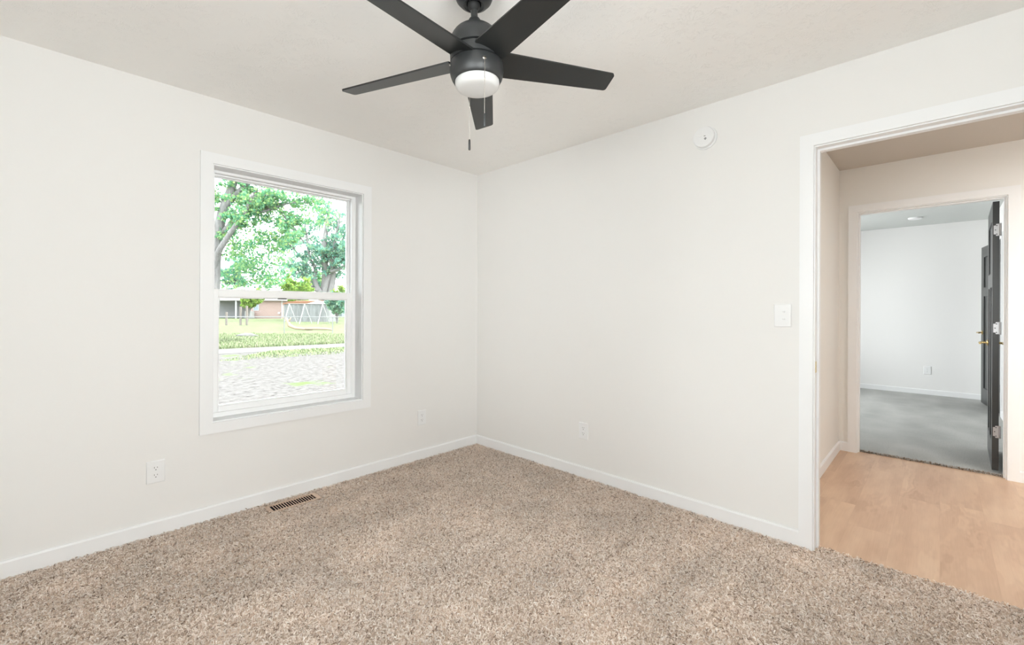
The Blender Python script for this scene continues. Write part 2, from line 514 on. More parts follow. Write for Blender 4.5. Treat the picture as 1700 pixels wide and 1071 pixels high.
baseboard('baseboard_south', (RX, RY), (0, RY), (0, 1))
baseboard('baseboard_hall_left', (HX0, HY), (HX1, HY), (0, -1))
baseboard('baseboard_hall_far', (HX1, -2.470), (HX1, HY), (-1, 0))
baseboard('baseboard_hall_right', (HX1, -6.2), (HX1, -3.449), (-1, 0))
baseboard('baseboard_far_back', (FX1, -3.56), (FX1, 0), (-1, 0))
baseboard('baseboard_far_right', (FX0, -3.56), (4.84, -3.56), (0, 1))

# ------------------------------------------------------------------ window with casing, jambs and two sashes
win = bpy.data.objects.new('window_1', None)
COL.objects.link(win)
win.location = (-1.582, 0, 0.56)
structure(win, 'white double-hung window with flat casing')
INV = Matrix.Translation((1.582, 0, -0.56))
x0, x1, z0, z1 = WIN
cw = 0.061
mb = MB()
mb.prism([(x0 - cw, z0 - cw), (x0 - cw, z1 + cw), (x0, z1), (x0, z0)], 1, -0.015, 0.0)
mb.prism([(x1 + cw, z0 - cw), (x1 + cw, z1 + cw), (x1, z1), (x1, z0)], 1, -0.015, 0.0)
mb.prism([(x0 - cw, z1 + cw), (x1 + cw, z1 + cw), (x1, z1), (x0, z1)], 1, -0.015, 0.0)
mb.prism([(x0 - cw, z0 - cw), (x1 + cw, z0 - cw), (x1, z0), (x0, z0)], 1, -0.015, 0.0)
mb.build('casing', M['trim'], win, xform=INV)
def frame_rect(mb, xa, xb, za, zb, ya, yb, wl, wr, wb, wt, bev=0.002):
    mb.box((xa, ya, za), (xa + wl, yb, zb), bev)
    mb.box((xb - wr, ya, za), (xb, yb, zb), bev)
    mb.box((xa + wl, ya, za), (xb - wr, yb, za + wb), bev)
    mb.box((xa + wl, ya, zb - wt), (xb - wr, yb, zb), bev)
e = 0.008
mb = MB()
frame_rect(mb, x0 - 0.001, x1 + 0.001, z0 - 0.001, z1 + 0.001, -0.003, 0.10, e, e, e, e, 0.0015)
mb.build('jamb_lining', M['trim'], win, xform=INV)
mb = MB()
frame_rect(mb, x0, x1, z0, z1, 0.10, 0.205, 0.029, 0.029, 0.034, 0.022, 0.002)
# track fins on the side jambs and head
mb.box((x1 - 0.034, 0.104, z0 + 0.03), (x1 - 0.0295, 0.112, z1 - 0.02))
mb.box((x0 + 0.0295, 0.104, z0 + 0.03), (x0 + 0.034, 0.112, z1 - 0.02))
mb.box((x0 + 0.03, 0.135, z1 - 0.030), (x1 - 0.03, 0.150, z1 - 0.020))
mb.build('frame', M['vinyl'], win, xform=INV)
def sash(name, xa, xb, za, zb, y, glass):
    gx0, gx1, gz0, gz1 = glass
    mb = MB()
    frame_rect(mb, xa, xb, za, zb, y - 0.018, y + 0.018, gx0 - xa - 0.006, xb - gx1 - 0.006, gz0 - za - 0.006, zb - gz1 - 0.006, 0.003)
    s = mb.build(name, M['vinyl'], win, xform=INV)
    b = MB()
    frame_rect(b, gx0 - 0.007, gx1 + 0.007, gz0 - 0.007, gz1 + 0.007, y - 0.009, y + 0.009, 0.007, 0.007, 0.007, 0.007, 0.0015)
    b.build('glazing_bead', M['vinyl'], s, xform=INV)
    MB().box((gx0 - 0.003, y - 0.002, gz0 - 0.003), (gx1 + 0.003, y + 0.002, gz1 + 0.003)).build('pane', M['glass'], s, xform=INV)
    return s
up = sash('upper_sash', x0 + 0.020, x1 - 0.020, 1.300, z1 - 0.010, 0.172, (x0 + 0.047, x1 - 0.044, 1.335, 2.024))
lo = sash('lower_sash', x0 + 0.030, x1 - 0.030, 0.594, 1.340, 0.130, (x0 + 0.062, x1 - 0.069, 0.634, 1.284))
# maker's sticker, dark print on the upper glazing edge of the lower sash
mb = MB()
for a, b in ((0.0, 0.006), (0.010, 0.017), (0.019, 0.028), (0.030, 0.040), (0.042, 0.050)):
    mb.box((-1.74 + a * 1.5, 0.1195, 1.2838), (-1.74 + b * 1.5, 0.1212, 1.2865))
mb.box((-1.654, 0.1195, 1.2825), (-1.598, 0.1212, 1.2890))
mb.build('sash_label', M['dark'], lo, xform=INV)

# ------------------------------------------------------------------ doorways
def doorway(name, xa, xb, y0, y1, z1, cw, stop, faces=(True, True)):
    """cased opening through a wall thin in x; y0..y1 clear opening inside the jambs"""
    r = bpy.data.objects.new(name, None)
    COL.objects.link(r)
    r.location = ((xa + xb) / 2, (y0 + y1) / 2, 0)
    structure(r)
    I = Matrix.Translation(-Vector(r.location))
    jt = 0.006
    mb = MB()   # jamb boards
    mb.box((xa - 0.001, y1 - 0.0005, 0), (xb + 0.001, y1 + 0.018, z1 + 0.018))
    mb.box((xa - 0.001, y0 - 0.018, 0), (xb + 0.001, y0 + 0.0005, z1 + 0.018))
    mb.box((xa - 0.001, y0, z1 - 0.0005), (xb + 0.001, y1, z1 + 0.018))
    mb.build('jamb', M['trim'], r, xform=I)
    s0, s1 = stop
    mb = MB()
    mb.box((s0, y1 - 0.011, 0), (s1, y1, z1), 0.001)
    mb.box((s0, y0, 0), (s1, y0 + 0.011, z1), 0.001)
    mb.box((s0, y0 + 0.011, z1 - 0.011), (s1, y1 - 0.011, z1), 0.001)
    mb.build('door_stop', M['trim'], r, xform=I)
    for side, on in zip((0, 1), faces):
        if not on:
            continue
        f0, f1 = ((xa - 0.015, xa) if side == 0 else (xb, xb + 0.015))
        rv = 0.006
        ya, yb, zt = y0 - rv, y1 + rv, z1 + rv
        mb = MB()
        def pr(poly):
            mb.prism(poly, 0, f0, f1)
        pr([(yb, 0), (yb + cw, 0), (yb + cw, zt + cw), (yb, zt)])
        pr([(ya, 0), (ya, zt), (ya - cw, zt + cw), (ya - cw, 0)])
        pr([(ya, zt), (yb, zt), (yb + cw, zt + cw), (ya - cw, zt + cw)])
        mb.build('casing', M['trim'], r, xform=I)
    return r, I
# keep the wall holes just hidden behind the jamb boards
d1, I1 = doorway('door_1', 0.0, 0.115, DOOR[0] + 0.0, DOOR[1] - 0.0, 2.055, 0.060, (0.045, 0.082))
d1['label'] = 'white cased doorway from the bedroom to the hall'
d2, I2 = doorway('door_2', HX1, FX0, FDOOR[0], FDOOR[1], 2.060, 0.060, (2.135, 2.170))
d2['label'] = 'white cased doorway from the hall to the grey carpeted room'
# brass strike plate on the left jamb of the bedroom doorway
sp = MB().box((0.010, -2.5800, 0.905), (0.036, -2.5775, 0.962), 0.0008).build('strike_plate', M['brass'], d1, xform=I1)
sp['label'] = 'brass strike plate'

def raised_door(mb, w, h, t, skin=0.009):
    """three panel door slab in local axes: x 0..w, y 0..t (thin), z 0..h; one panel over two tall ones, both faces"""
    st, mul = 0.115, 0.10
    zb, zm0, zm1, zt = 0.20, h - 0.64, h - 0.525, h - 0.135
    mb.box((0, skin, 0), (w, t - skin, h))
    for y0, y1 in ((0, skin), (t - skin, t)):
        for a, b, c, d in ((0, st, 0, h), (w - st, w, 0, h), (st, w - st, 0, zb), (st, w - st, zm0, zm1), (st, w - st, zt, h),
                           ((w - mul) / 2, (w + mul) / 2, zb, zm0)):
            mb.box((a, y0, c), (b, y1, d))
    return mb

def lever(parent, x, y, z, facing, reach, body):
    """lever handle: rose, spindle and a bar that reaches along x (reach signed), standing off the face along y (facing sign)"""
    mb = MB()
    mb.lathe([(0.0001, 0), (0.026, 0), (0.026, 0.006), (0.022, 0.009), (0.0001, 0.009)], 28,
             Matrix.Translation((x, y, z)) @ Matrix.Rotation(-facing * math.pi / 2, 4, 'X'), close=False)
    mb.tube([(x, y, z), (x, y + facing * 0.05, z)], 0.010, 14)
    mb.tube([(x, y + facing * 0.048, z), (x + reach * 0.35, y + facing * 0.052, z + 0.001), (x + reach, y + facing * 0.050, z - 0.002)], [0.0105, 0.009, 0.0085], 12)
    h = mb.build('lever_handle', M['brass'], parent, smooth=0.7)
    h['label'] = 'brass lever handle'
    return h

# black door hung in the second doorway, swung open against the far room
DW, DH, DT = 0.762, 2.025, 0.035
dr = thing('panel_door', 'black panel door standing open beyond the second doorway, nearest of two', 'door', (2.238, -3.359, 0.026), rot=(0, 0, math.radians(-1.4)))
raised_door(MB(), DW, DH, DT).build('leaf', M['door'], dr)
lever(dr, DW - 0.06, DT, 0.925, 1, -0.105, None)
lever(dr, DW - 0.06, 0.0, 0.925, -1, -0.105, None)
for zc in (1.81, 1.07, 0.29):
    mb = MB()
    mb.box((-0.0025, 0.003, zc - 0.045), (0.0005, 0.030, zc + 0.045), 0.0)
    bmesh.ops.bevel(mb.bm, geom=[e for e in mb.bm.edges if abs(e.verts[0].co.x - e.verts[1].co.x) > 0.002 and e.verts[0].co.y > 0.02], offset=0.012, segments=5, affect='EDGES')
    mb.box((-0.0025, -0.004, zc - 0.045), (0.0005, 0.004, zc + 0.045))
    mb.tube([(-0.004, -0.005, zc - 0.047), (-0.004, -0.005, zc + 0.047)], 0.0055, 12)
    hg = mb.build('hinge', M['nickel'], dr)
    hg['label'] = 'satin nickel hinge'
    sc = MB()
    for dz, yy in ((0.032, 0.014), (0.0, 0.021), (-0.032, 0.014)):
        sc.lathe([(0.0001, 0), (0.0042, 0), (0.0032, 0.001), (0.0001, 0.001)], 10,
                 Matrix.Translation((-0.0025, yy, zc + dz)) @ Matrix.Rotation(-math.pi / 2, 4, 'Y'), close=False)
    sc.build('screw', M['grey_slot'], hg)

# second black door, a little ajar in the right wall of the far room
dr2 = thing('panel_door', 'black panel door ajar in the far room, half hidden behind the nearer open black door', 'door', (4.925, -3.590, 0.03), rot=(0, 0, math.radians(8.1)))
raised_door(MB(), 0.86, DH, DT).build('leaf', M['door'], dr2)
lever(dr2, 0.86 - 0.06, DT, 0.915, 1, -0.10, None)
for zc in (1.81, 1.07, 0.30):
    mb = MB()
    mb.tube([(-0.010, DT + 0.005, zc - 0.045), (-0.010, DT + 0.005, zc + 0.045)], 0.010, 12)
    mb.box((-0.012, DT - 0.002, zc - 0.045), (0.002, DT + 0.003, zc + 0.045))
    mb.build('hinge', M['black_hinge'], dr2)
mb = MB()
for a, b in ((4.842, 4.902), (5.818, 5.878)):
    mb.box((a, -3.56, 0), (b, -3.545, 2.13))
mb.box((4.902, -3.56, 2.067), (5.818, -3.545, 2.13))
structure(mb.build('trim_1', M['trim']), 'white casing round the far black door')

# ------------------------------------------------------------------ carpets
def strands(name, rects, per_m2, mat, length, width, lift, seed, label):
    rng = np.random.default_rng(seed)
    P = []
    for (a, b, c, d) in rects:
        n = int((b - a) * (d - c) * per_m2)
        P.append(np.c_[rng.uniform(a, b, n), rng.uniform(c, d, n), np.zeros(n)])
    P = np.concatenate(P)
    n = len(P)
    th = rng.uniform(0, 2 * np.pi, n)
    curl = rng.normal(0, 1.1, n)
    L = length * rng.uniform(0.6, 1.25, n)
    w = width * rng.uniform(0.75, 1.3, n)
    K = 4
    rows = []
    pos = P.copy()
    pos[:, 2] = rng.uniform(0.000, lift * 0.6, n)
    top = lift * rng.uniform(0.5, 1.1, n)
    zz = [np.zeros(n), top * 0.8, top, top * rng.uniform(0.5, 1.0, n)]
    base = pos[:, 2].copy()
    twist = rng.uniform(-0.7, 0.7, n)
    for k in range(K):
        a = th + curl * k * 0.5
        side = np.c_[-np.sin(a), np.cos(a), twist]
        side /= np.linalg.norm(side, axis=1)[:, None]
        c = pos.copy()
        c[:, 2] = base + zz[k]
        ww = (w * (0.5 if k in (0, K - 1) else 1.0))[:, None] * 0.5
        rows.append(c - side * ww)
        rows.append(c + side * ww)
        step = (L / (K - 1))[:, None]
        pos = pos + np.c_[np.cos(a), np.sin(a), np.zeros(n)] * step * (0.55 if k == 0 else 1.0)
    V = np.stack(rows, 1).reshape(-1, 3)
    i = np.arange(n)[:, None] * (2 * K)
    F = np.concatenate([np.c_[i + 2 * k, i + 2 * k + 1, i + 2 * k + 3, i + 2 * k + 2] for k in range(K - 1)])
    o = raw_mesh(name, V, F, mat, smooth=True)
    return tag(o, label, 'carpet', kind='stuff')
r = 0.015
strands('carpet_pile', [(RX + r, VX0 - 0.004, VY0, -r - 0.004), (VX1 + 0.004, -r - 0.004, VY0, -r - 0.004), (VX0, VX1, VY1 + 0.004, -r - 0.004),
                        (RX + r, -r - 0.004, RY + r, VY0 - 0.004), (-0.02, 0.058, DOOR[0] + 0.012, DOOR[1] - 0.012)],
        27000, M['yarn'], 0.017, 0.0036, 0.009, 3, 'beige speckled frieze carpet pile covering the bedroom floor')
M['fringe'] = yarn('cut_carpet_fringe', [(0, srgb(96, 78, 62)), (0.4, srgb(150, 130, 112)), (1, srgb(200, 190, 178))], 0.05)
strands('carpet_fringe', [(2.150, 2.172, FDOOR[0] + 0.002, FDOOR[1] - 0.002)], 42000, M['fringe'], 0.014, 0.003, 0.016, 5,
        'ragged cut edge of the grey carpet at the second doorway')

# ------------------------------------------------------------------ ceiling fan
fan = thing('ceiling_fan', 'black five-blade ceiling fan with white opal light hanging from the ceiling', 'ceiling fan', (-1.593, -1.764, H))
A = Vector((-0.02784, 0.04073, 0.99878)).normalized()
hub = Vector((-1.5873, -1.7728, 2.1583))
X = Vector((1, 0, 0)); X = (X - A * X.dot(A)).normalized(); Y = A.cross(X)
HUB = Matrix.Identity(4)
for i in range(3):
    HUB[i][0], HUB[i][1], HUB[i][2], HUB[i][3] = X[i], Y[i], A[i], hub[i]
HUB = Matrix.Translation((1.593, 1.764, -H)) @ HUB        # hub frame inside the fan's own space
UP = Matrix.Identity(4)
zo = lambda z: z - 2.1583
SM = 0.6
mb = MB()   # canopy bowl with a rolled lip round the ball opening
mb.lathe([(0.074, 0.0), (0.0755, -0.012), (0.073, -0.035), (0.066, -0.053), (0.054, -0.066), (0.042, -0.0735), (0.038, -0.0745), (0.036, -0.072), (0.028, -0.0690), (0.026, -0.066), (0.026, -0.030), (0.05, -0.010)], 56, close=False)
mb.build('canopy', M['black_paint'], fan, smooth=SM)
MB().lathe([(0.0001, 0.238), (0.014, 0.236), (0.022, 0.224), (0.024, 0.212), (0.021, 0.199), (0.0127, 0.190)], 32, close=False).build('hanger_ball', M['dark'], fan, smooth=2, xform=HUB)
mb = MB()
mb.lathe([(0.0127, 0.215), (0.0127, 0.120)], 28)
mb.build('downrod', M['black_paint'], fan, smooth=SM, xform=HUB)
mb = MB()
mb.lathe([(0.0130, 0.160), (0.0185, 0.159), (0.0225, 0.153), (0.0265, 0.142), (0.0290, 0.128), (0.0295, 0.122)], 36)
mb.build('rod_collar', M['black_paint'], fan, smooth=SM, xform=HUB)
mb = MB()   # motor dome
prof = [(0.028, 0.1255)]
for k in range(13):
    a = k / 12 * math.pi / 2
    prof.append((0.034 + 0.0655 * math.sin(a), 0.046 + 0.0785 * math.cos(a)))
prof += [(0.0995, 0.0325), (0.096, 0.0310), (0.088, 0.0305)]
mb.lathe(prof, 72)
mb.build('motor_dome', M['black_paint'], fan, smooth=SM, xform=HUB)
MB().lathe([(0.088, 0.0300), (0.088, 0.0275), (0.0955, 0.0270), (0.0970, 0.0255), (0.0975, -0.0085), (0.0955, -0.0100), (0.088, -0.0105), (0.088, -0.0135)], 72).build('flywheel_band', M['black_paint'], fan, smooth=SM, xform=HUB)
mb = MB()
mb.lathe([(0.088, -0.0136), (0.0965, -0.0140), (0.0990, -0.0160), (0.100, -0.019), (0.1005, -0.046), (0.0985, -0.058), (0.0945, -0.070), (0.0885, -0.0805), (0.0855, -0.082), (0.083, -0.080), (0.083, -0.060)], 72)
ring = mb.build('light_kit_housing', M['black_paint'], fan, smooth=SM, xform=HUB)
mb = MB()
mb.lathe([(0.0825, -0.070), (0.0832, -0.088), (0.0815, -0.097), (0.076, -0.1045), (0.067, -0.1085), (0.050, -0.1105), (0.025, -0.1115), (0.0001, -0.112)], 72, close=False)
ln = mb.build('opal_lens', M['lens'], fan, smooth=2)
ln.data.transform(HUB)
ln['label'] = 'white opal glass light lens'
# housing screws
for ang in (2.66,):
    MB().ball((0.1008 * math.cos(ang), 0.1008 * math.sin(ang), -0.030), 0.0035, 2).build('housing_screw', M['chain'], fan, xform=HUB)
# blades
PH, PIT = -0.5415, -0.254
def blade_outline():
    pts = [(0.0835, 0.0662), (0.5709, 0.0815), (0.5742, -0.0092), (0.0857, -0.0540)]
    rad = [0.004, 0.014, 0.014, 0.004]
    out = []
    n = 4
    for i in range(n):
        p, q, s2 = Vector(pts[i]), Vector(pts[i - 1]), Vector(pts[(i + 1) % n])
        a, b = (q - p).normalized(), (s2 - p).normalized()
        for k in range(7):
            u = k / 6
            out.append(tuple(p + a * rad[i] * (1 - u) ** 2 + b * rad[i] * u ** 2))
    return out
OUT = blade_outline()
for k in range(5):
    mb = MB()
    mb.prism(OUT, 2, -0.0032, 0.0032)
    R = HUB @ Matrix.Rotation(PH + k * 2 * math.pi / 5, 4, 'Z') @ Matrix.Rotation(PIT, 4, 'X')
    b = mb.build('blade', M['blade'], fan, xform=R)
    ir = MB()
    ir.prism([(0.070, -0.022), (0.070, 0.022), (0.135, 0.034), (0.150, 0.024), (0.150, -0.010), (0.135, -0.018)], 2, 0.0033, 0.0075)
    ir.build('blade_iron', M['black_paint'], b, xform=R)
# pull chains: eyelet on the housing, beads, joiner, fob
def pull_chain(ex, ey, ez, zj, zf0, zf1, out):
    mb = MB()
    nrm = Vector(out)
    e = Vector((ex, ey, ez))
    top = e + nrm * 0.006
    mb.tube([e - nrm * 0.004, e + nrm * 0.002], 0.006, 14)
    mb.lathe([(0.0035, 0.0), (0.0062, 0.001), (0.0066, 0.004), (0.0040, 0.006), (0.0030, 0.003)], 18,
             Matrix.Translation(e) @ nrm.to_track_quat('Z', 'Y').to_matrix().to_4x4(), close=False)
    mb.tube([top, (top.x, top.y, zf0)], 0.0007, 5)
    z = top.z
    while z > zf0:
        mb.ball((top.x, top.y, z), 0.0015, 1)
        z -= 0.0036
    mb.tube([(top.x, top.y, zj + 0.004), (top.x, top.y, zj), (top.x, top.y, zj - 0.004)], [0.0012, 0.0026, 0.0012], 8)
    T = Matrix.Translation((1.593, 1.764, -H))
    c = mb.build('pull_chain', M['chain'], fan, xform=T)
    f = MB()
    f.lathe([(0.0015, zf0 + 0.002), (0.0036, zf0), (0.0042, zf0 - 0.006), (0.0046, zf1 + 0.002), (0.0036, zf1), (0.0001, zf1)], 14, Matrix.Translation((top.x, top.y, 0)), close=False)
    f.build('chain_fob', M['black_paint'], c, smooth=0.7, xform=T)
fw, rg = fwd, rgt0
def on_ring(lat, sgn):
    d = math.sqrt(max(0.1005 ** 2 - lat ** 2, 0))
    c = hub - A * 0.035 + rg * lat + fw * (sgn * d)
    n = (rg * lat + fw * (sgn * d)).normalized()
    return c, n
c1, n1 = on_ring(0.0345, -1)
pull_chain(c1.x, c1.y, 2.116, 2.040, 1.915, 1.870, n1)
c2, n2 = on_ring(-0.034, 1)
pull_chain(c2.x, c2.y, 2.116, 2.030, 1.899, 1.858, n2)

# ------------------------------------------------------------------ wall plates
def plate_frame(loc, facing):
    """local axes: x to the right seen from the room, y out of the wall, z up"""
    if facing == 'north':     # on the window wall, looking towards -y
        R = Matrix(((1, 0, 0), (0, -1, 0), (0, 0, 1))).to_4x4()
    else:                     # on a wall that faces -x
        R = Matrix(((0, -1, 0), (-1, 0, 0), (0, 0, 1))).to_4x4()
    return R
def stadium(w, h, n=10):
    r = h / 2
    pts = []
    for k in range(n + 1):
        a = -math.pi / 2 + math.pi * k / n
        pts.append((w / 2 - r + r * math.cos(a), r * math.sin(a)))
    for k in range(n + 1):
        a = math.pi / 2 + math.pi * k / n
        pts.append((-w / 2 + r + r * math.cos(a), r * math.sin(a)))
    return pts
def plate_body(mb, w, h, t=0.006):
    prof = ((1.0, 0.0), (1.0, t * 0.35), (0.93, t))
    rings = []
    for s, y in prof:
        dx, dz = w / 2 - (1 - s) * 0.05, h / 2 - (1 - s) * 0.05
        rings.append([mb.bm.verts.new(p) for p in ((-dx, y, -dz), (dx, y, -dz), (dx, y, dz), (-dx, y, dz))])
    for a, b in zip(rings, rings[1:]):
        for k in range(4):
            mb.bm.faces.new((a[k], a[(k + 1) % 4], b[(k + 1) % 4], b[k]))
    mb.bm.faces.new(rings[0][::-1]); mb.bm.faces.new(rings[-1])
def outlet(loc, facing, label, group):
    o = thing('wall_outlet', label, 'outlet', loc, group)
    R = plate_frame(loc, facing)
    mb = MB(); plate_body(mb, 0.080, 0.119)
    mb.build('cover_plate', M['plastic'], o, xform=R)
    for dz in (0.0195, -0.0195):
        mb = MB()
        mb.prism([(p, q + dz) for p, q in stadium(0.0345, 0.0285)], 1, 0.0045, 0.0072)
        rc = mb.build('receptacle', M['plastic'], o, xform=R)
        mb = MB()
        mb.box((-0.0075, 0.0070, dz + 0.0005), (-0.0053, 0.0076, dz + 0.0085))
        mb.box((0.0053, 0.0070, dz + 0.0015), (0.0075, 0.0076, dz + 0.0080))
        mb.prism([(p, q + dz - 0.0075) for p, q in stadium(0.0055, 0.0048)], 1, 0.0070, 0.0076)
        mb.build('slots', M['grey_slot'], rc, xform=R)
    MB().lathe([(0.0001, 0.0072), (0.003, 0.0070), (0.0032, 0.0055)], 12, Matrix.Rotation(-math.pi / 2, 4, 'X'), close=False).build('plate_screw', M['plastic'], o, xform=R)
    return o
outlet((-2.301, 0, 0.343), 'north', 'white duplex outlet low on the window wall, left of the window', 'wall outlets')
outlet((-0.598, 0, 0.340), 'north', 'white duplex outlet low on the window wall, between window and room corner', 'wall outlets')
outlet((0, -1.170, 0.340), 'east', 'white duplex outlet low on the wall between room corner and doorway', 'wall outlets')
outlet((FX1, -2.915, 0.362), 'east', 'small white outlet on the far room wall above the grey carpet', 'wall outlets')
sw = thing('light_switch', 'white plate with two stacked switches on the wall left of the doorway', 'light switch', (0, -2.4345, 1.196))
R = plate_frame(None, 'east')
mb = MB(); plate_body(mb, 0.082, 0.122)
mb.build('cover_plate', M['plastic'], sw, xform=R)
for dz in (0.0195, -0.0195):
    mb = MB()
    mb.prism([(p, q + dz) for p, q in stadium(0.0345, 0.0285)], 1, 0.0045, 0.0072)
    d = mb.build('switch_body', M['plastic'], sw, xform=R)
    mb = MB()
    mb.prism([(0.0005, 0.006), (0.0005, 0.0082), (0.0075, 0.0150), (0.0105, 0.0140), (0.0105, 0.006)], 2, dz - 0.0045, dz + 0.0045)
    mb.build('toggle', M['plastic'], d, xform=R)

# smoke alarm high on the doorway wall
sa = thing('smoke_alarm', 'round white smoke alarm high on the wall left of the doorway', 'smoke alarm', (0, -2.030, 2.243))
FACE = Matrix.Rotation(-math.pi / 2, 4, 'Y')
MB().lathe([(0.0001, 0), (0.066, 0), (0.0675, 0.003), (0.0665, 0.010), (0.061, 0.012), (0.0001, 0.012)], 64, close=False).build('mounting_base', M['plastic'], sa, smooth=0.5, xform=FACE)
mb = MB()
mb.lathe([(0.056, 0.012), (0.056, 0.016), (0.0605, 0.018), (0.0610, 0.031), (0.0580, 0.0375), (0.050, 0.0395), (0.0001, 0.0405)], 64, close=False)
cv = mb.build('cover', M['plastic'], sa, smooth=0.5, xform=FACE)
RS = plate_frame(None, 'east')
mb = MB()
mb.prism([(p - 0.020, q + 0.008) for p, q in stadium(0.024, 0.012)], 1, 0.038, 0.0420)
mb.build('test_button', M['plastic'], sa, xform=RS)
MB().box((0.004, 0.039, 0.0005), (0.014, 0.0409, 0.0032)).build('indicator_slot', M['grey_slot'], sa, xform=RS)
mb = MB()
for i in range(5):
    for j in range(5):
        cx, cz = (i - 2) * 0.0024, (j - 2) * 0.0024
        u, v = (cx - cz) * 0.7071 + 0.0125, (cx + cz) * 0.7071 - 0.0145
        mb.box((u - 0.0009, 0.039, v - 0.0009), (u + 0.0009, 0.0408, v + 0.0009))
mb.build('sounder_grille', M['grey_slot'], sa, xform=RS)
MB().ball((0.0615, 0.0100, 0.006), 0.0014, 1).build('latch_dot', M['grey_slot'], sa, xform=RS)

# round fixture on the far room ceiling
MBf = MB().lathe([(0.0001, 0), (0.075, 0), (0.075, -0.012), (0.062, -0.022), (0.0001, -0.024)], 40, close=False)
fx = tag(MBf.build('ceiling_disc', M['plastic'], smooth=0.5), 'small pale round fixture on the far room ceiling', 'ceiling fixture')
fx.location = (5.35, -2.80, FC)

# ------------------------------------------------------------------ floor register
vt = thing('floor_register', 'tan metal floor vent set in the carpet along the window wall', 'floor vent', ((VX0 + VX1) / 2, (VY0 + VY1) / 2, 0.0))
hw, hd = (VX1 - VX0) / 2, (VY1 - VY0) / 2
mb = MB()
zt = 0.0085
ix, iy0, iy1 = hw - 0.026, -hd + 0.020, hd - 0.014
mb.box((-hw, -hd, 0.003), (-ix, hd, zt), 0.0015)
mb.box((ix, -hd, 0.003), (hw, hd, zt), 0.0015)
mb.box((-ix, -hd, 0.003), (ix, iy0, zt), 0.0015)
mb.box((-ix, iy1, 0.003), (ix, hd, zt), 0.0015)
mb.build('face_plate', M['vent'], vt)
N = 17
for k in range(N):
    x = -ix + (k + 0.5) * (2 * ix / N)
    if k:
        xa = -ix + k * (2 * ix / N)
        MB().prism([(xa - 0.0024, zt - 0.0005), (xa + 0.0024, zt - 0.0005), (xa + 0.0030, 0.003), (xa + 0.0012, 0.003)], 1, iy0, iy1).build('louver', M['vent'], vt)
mb = MB()
for a, b in (((-ix - .01, iy0 - .006, -.098), (ix + .01, iy1 + .006, -.09)), ((-ix - .01, iy0 - .006, -.09), (-ix - .006, iy1 + .006, .0025)), ((ix + .006, iy0 - .006, -.09), (ix + .01, iy1 + .006, .0025)),
             ((-ix - .006, iy0 - .006, -.09), (ix + .006, iy0 - .003, .0025)), ((-ix - .006, iy1 + .003, -.09), (ix + .006, iy1 + .006, .0025))):
    mb.box(a, b)
mb.build('duct', M['dark'], vt)
MB().tube([(ix - 0.012, -0.01, 0.002), (ix - 0.012, -0.008, 0.0105)], 0.002, 8).build('damper_lever', M['vent'], vt)
# ------------------------------------------------------------------ outdoors, seen through the window
GZ = -0.40
def yard(right, ahead, z=GZ):
    """metres to the right of and ahead of the spot the photograph looks from, as a world point"""
    p = Vector((-2.698, -3.032, 0)) + fwd * ahead + rgt0 * right
    return Vector((p.x, p.y, z))
YROT = (0, 0, YAW - math.pi / 2)
YM = Matrix.Rotation(YAW - math.pi / 2, 4, 'Z')

def ground_mat(name, stops, scale, bstr, patch=None):
    t = NT(name)
    p = t.pos()
    n1 = t.noise(p, scale, 6.0, 0.65)
    col = t.ramp(n1, stops)
    if patch:
        f = t.n('ShaderNodeMapRange', {0: t.noise(p, patch[1], 4.0, 0.65), 1: patch[2], 2: patch[3], 3: 0.0, 4: 1.0}).outputs[0]
        col = t.n('ShaderNodeMixRGB', {0: f, 1: col, 2: patch[0]}).outputs[0]
    t.bump(n1, bstr, 0.08)
    return t.base(col, 0.95, 0, 0.1)
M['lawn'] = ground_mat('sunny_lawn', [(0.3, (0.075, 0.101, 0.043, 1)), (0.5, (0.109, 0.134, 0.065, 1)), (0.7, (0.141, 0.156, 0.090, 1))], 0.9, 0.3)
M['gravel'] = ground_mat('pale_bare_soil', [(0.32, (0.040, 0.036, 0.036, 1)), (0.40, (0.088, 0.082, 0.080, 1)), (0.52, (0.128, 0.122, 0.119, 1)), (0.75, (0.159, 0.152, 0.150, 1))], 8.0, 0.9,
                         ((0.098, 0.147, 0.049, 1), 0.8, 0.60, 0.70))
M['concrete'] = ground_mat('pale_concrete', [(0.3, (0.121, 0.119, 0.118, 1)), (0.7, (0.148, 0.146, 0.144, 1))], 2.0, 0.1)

def slab(name, pts, z0, z1, mat, label=None):
    mb = MB()
    mb.prism([(p.x, p.y) for p in pts], 2, z0, z1)
    return structure(mb.build(name, mat), label)
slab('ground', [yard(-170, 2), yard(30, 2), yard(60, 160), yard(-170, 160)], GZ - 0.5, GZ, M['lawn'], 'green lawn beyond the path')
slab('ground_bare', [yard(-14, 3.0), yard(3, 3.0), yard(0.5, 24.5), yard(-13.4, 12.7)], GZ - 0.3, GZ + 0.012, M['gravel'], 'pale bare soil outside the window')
slab('path', [yard(-16.2, 10.5), yard(-1.8, 22.7), yard(-2.9, 24.6), yard(-17.3, 12.4)], GZ - 0.3, GZ + 0.02, M['concrete'], 'pale concrete path across the yard')

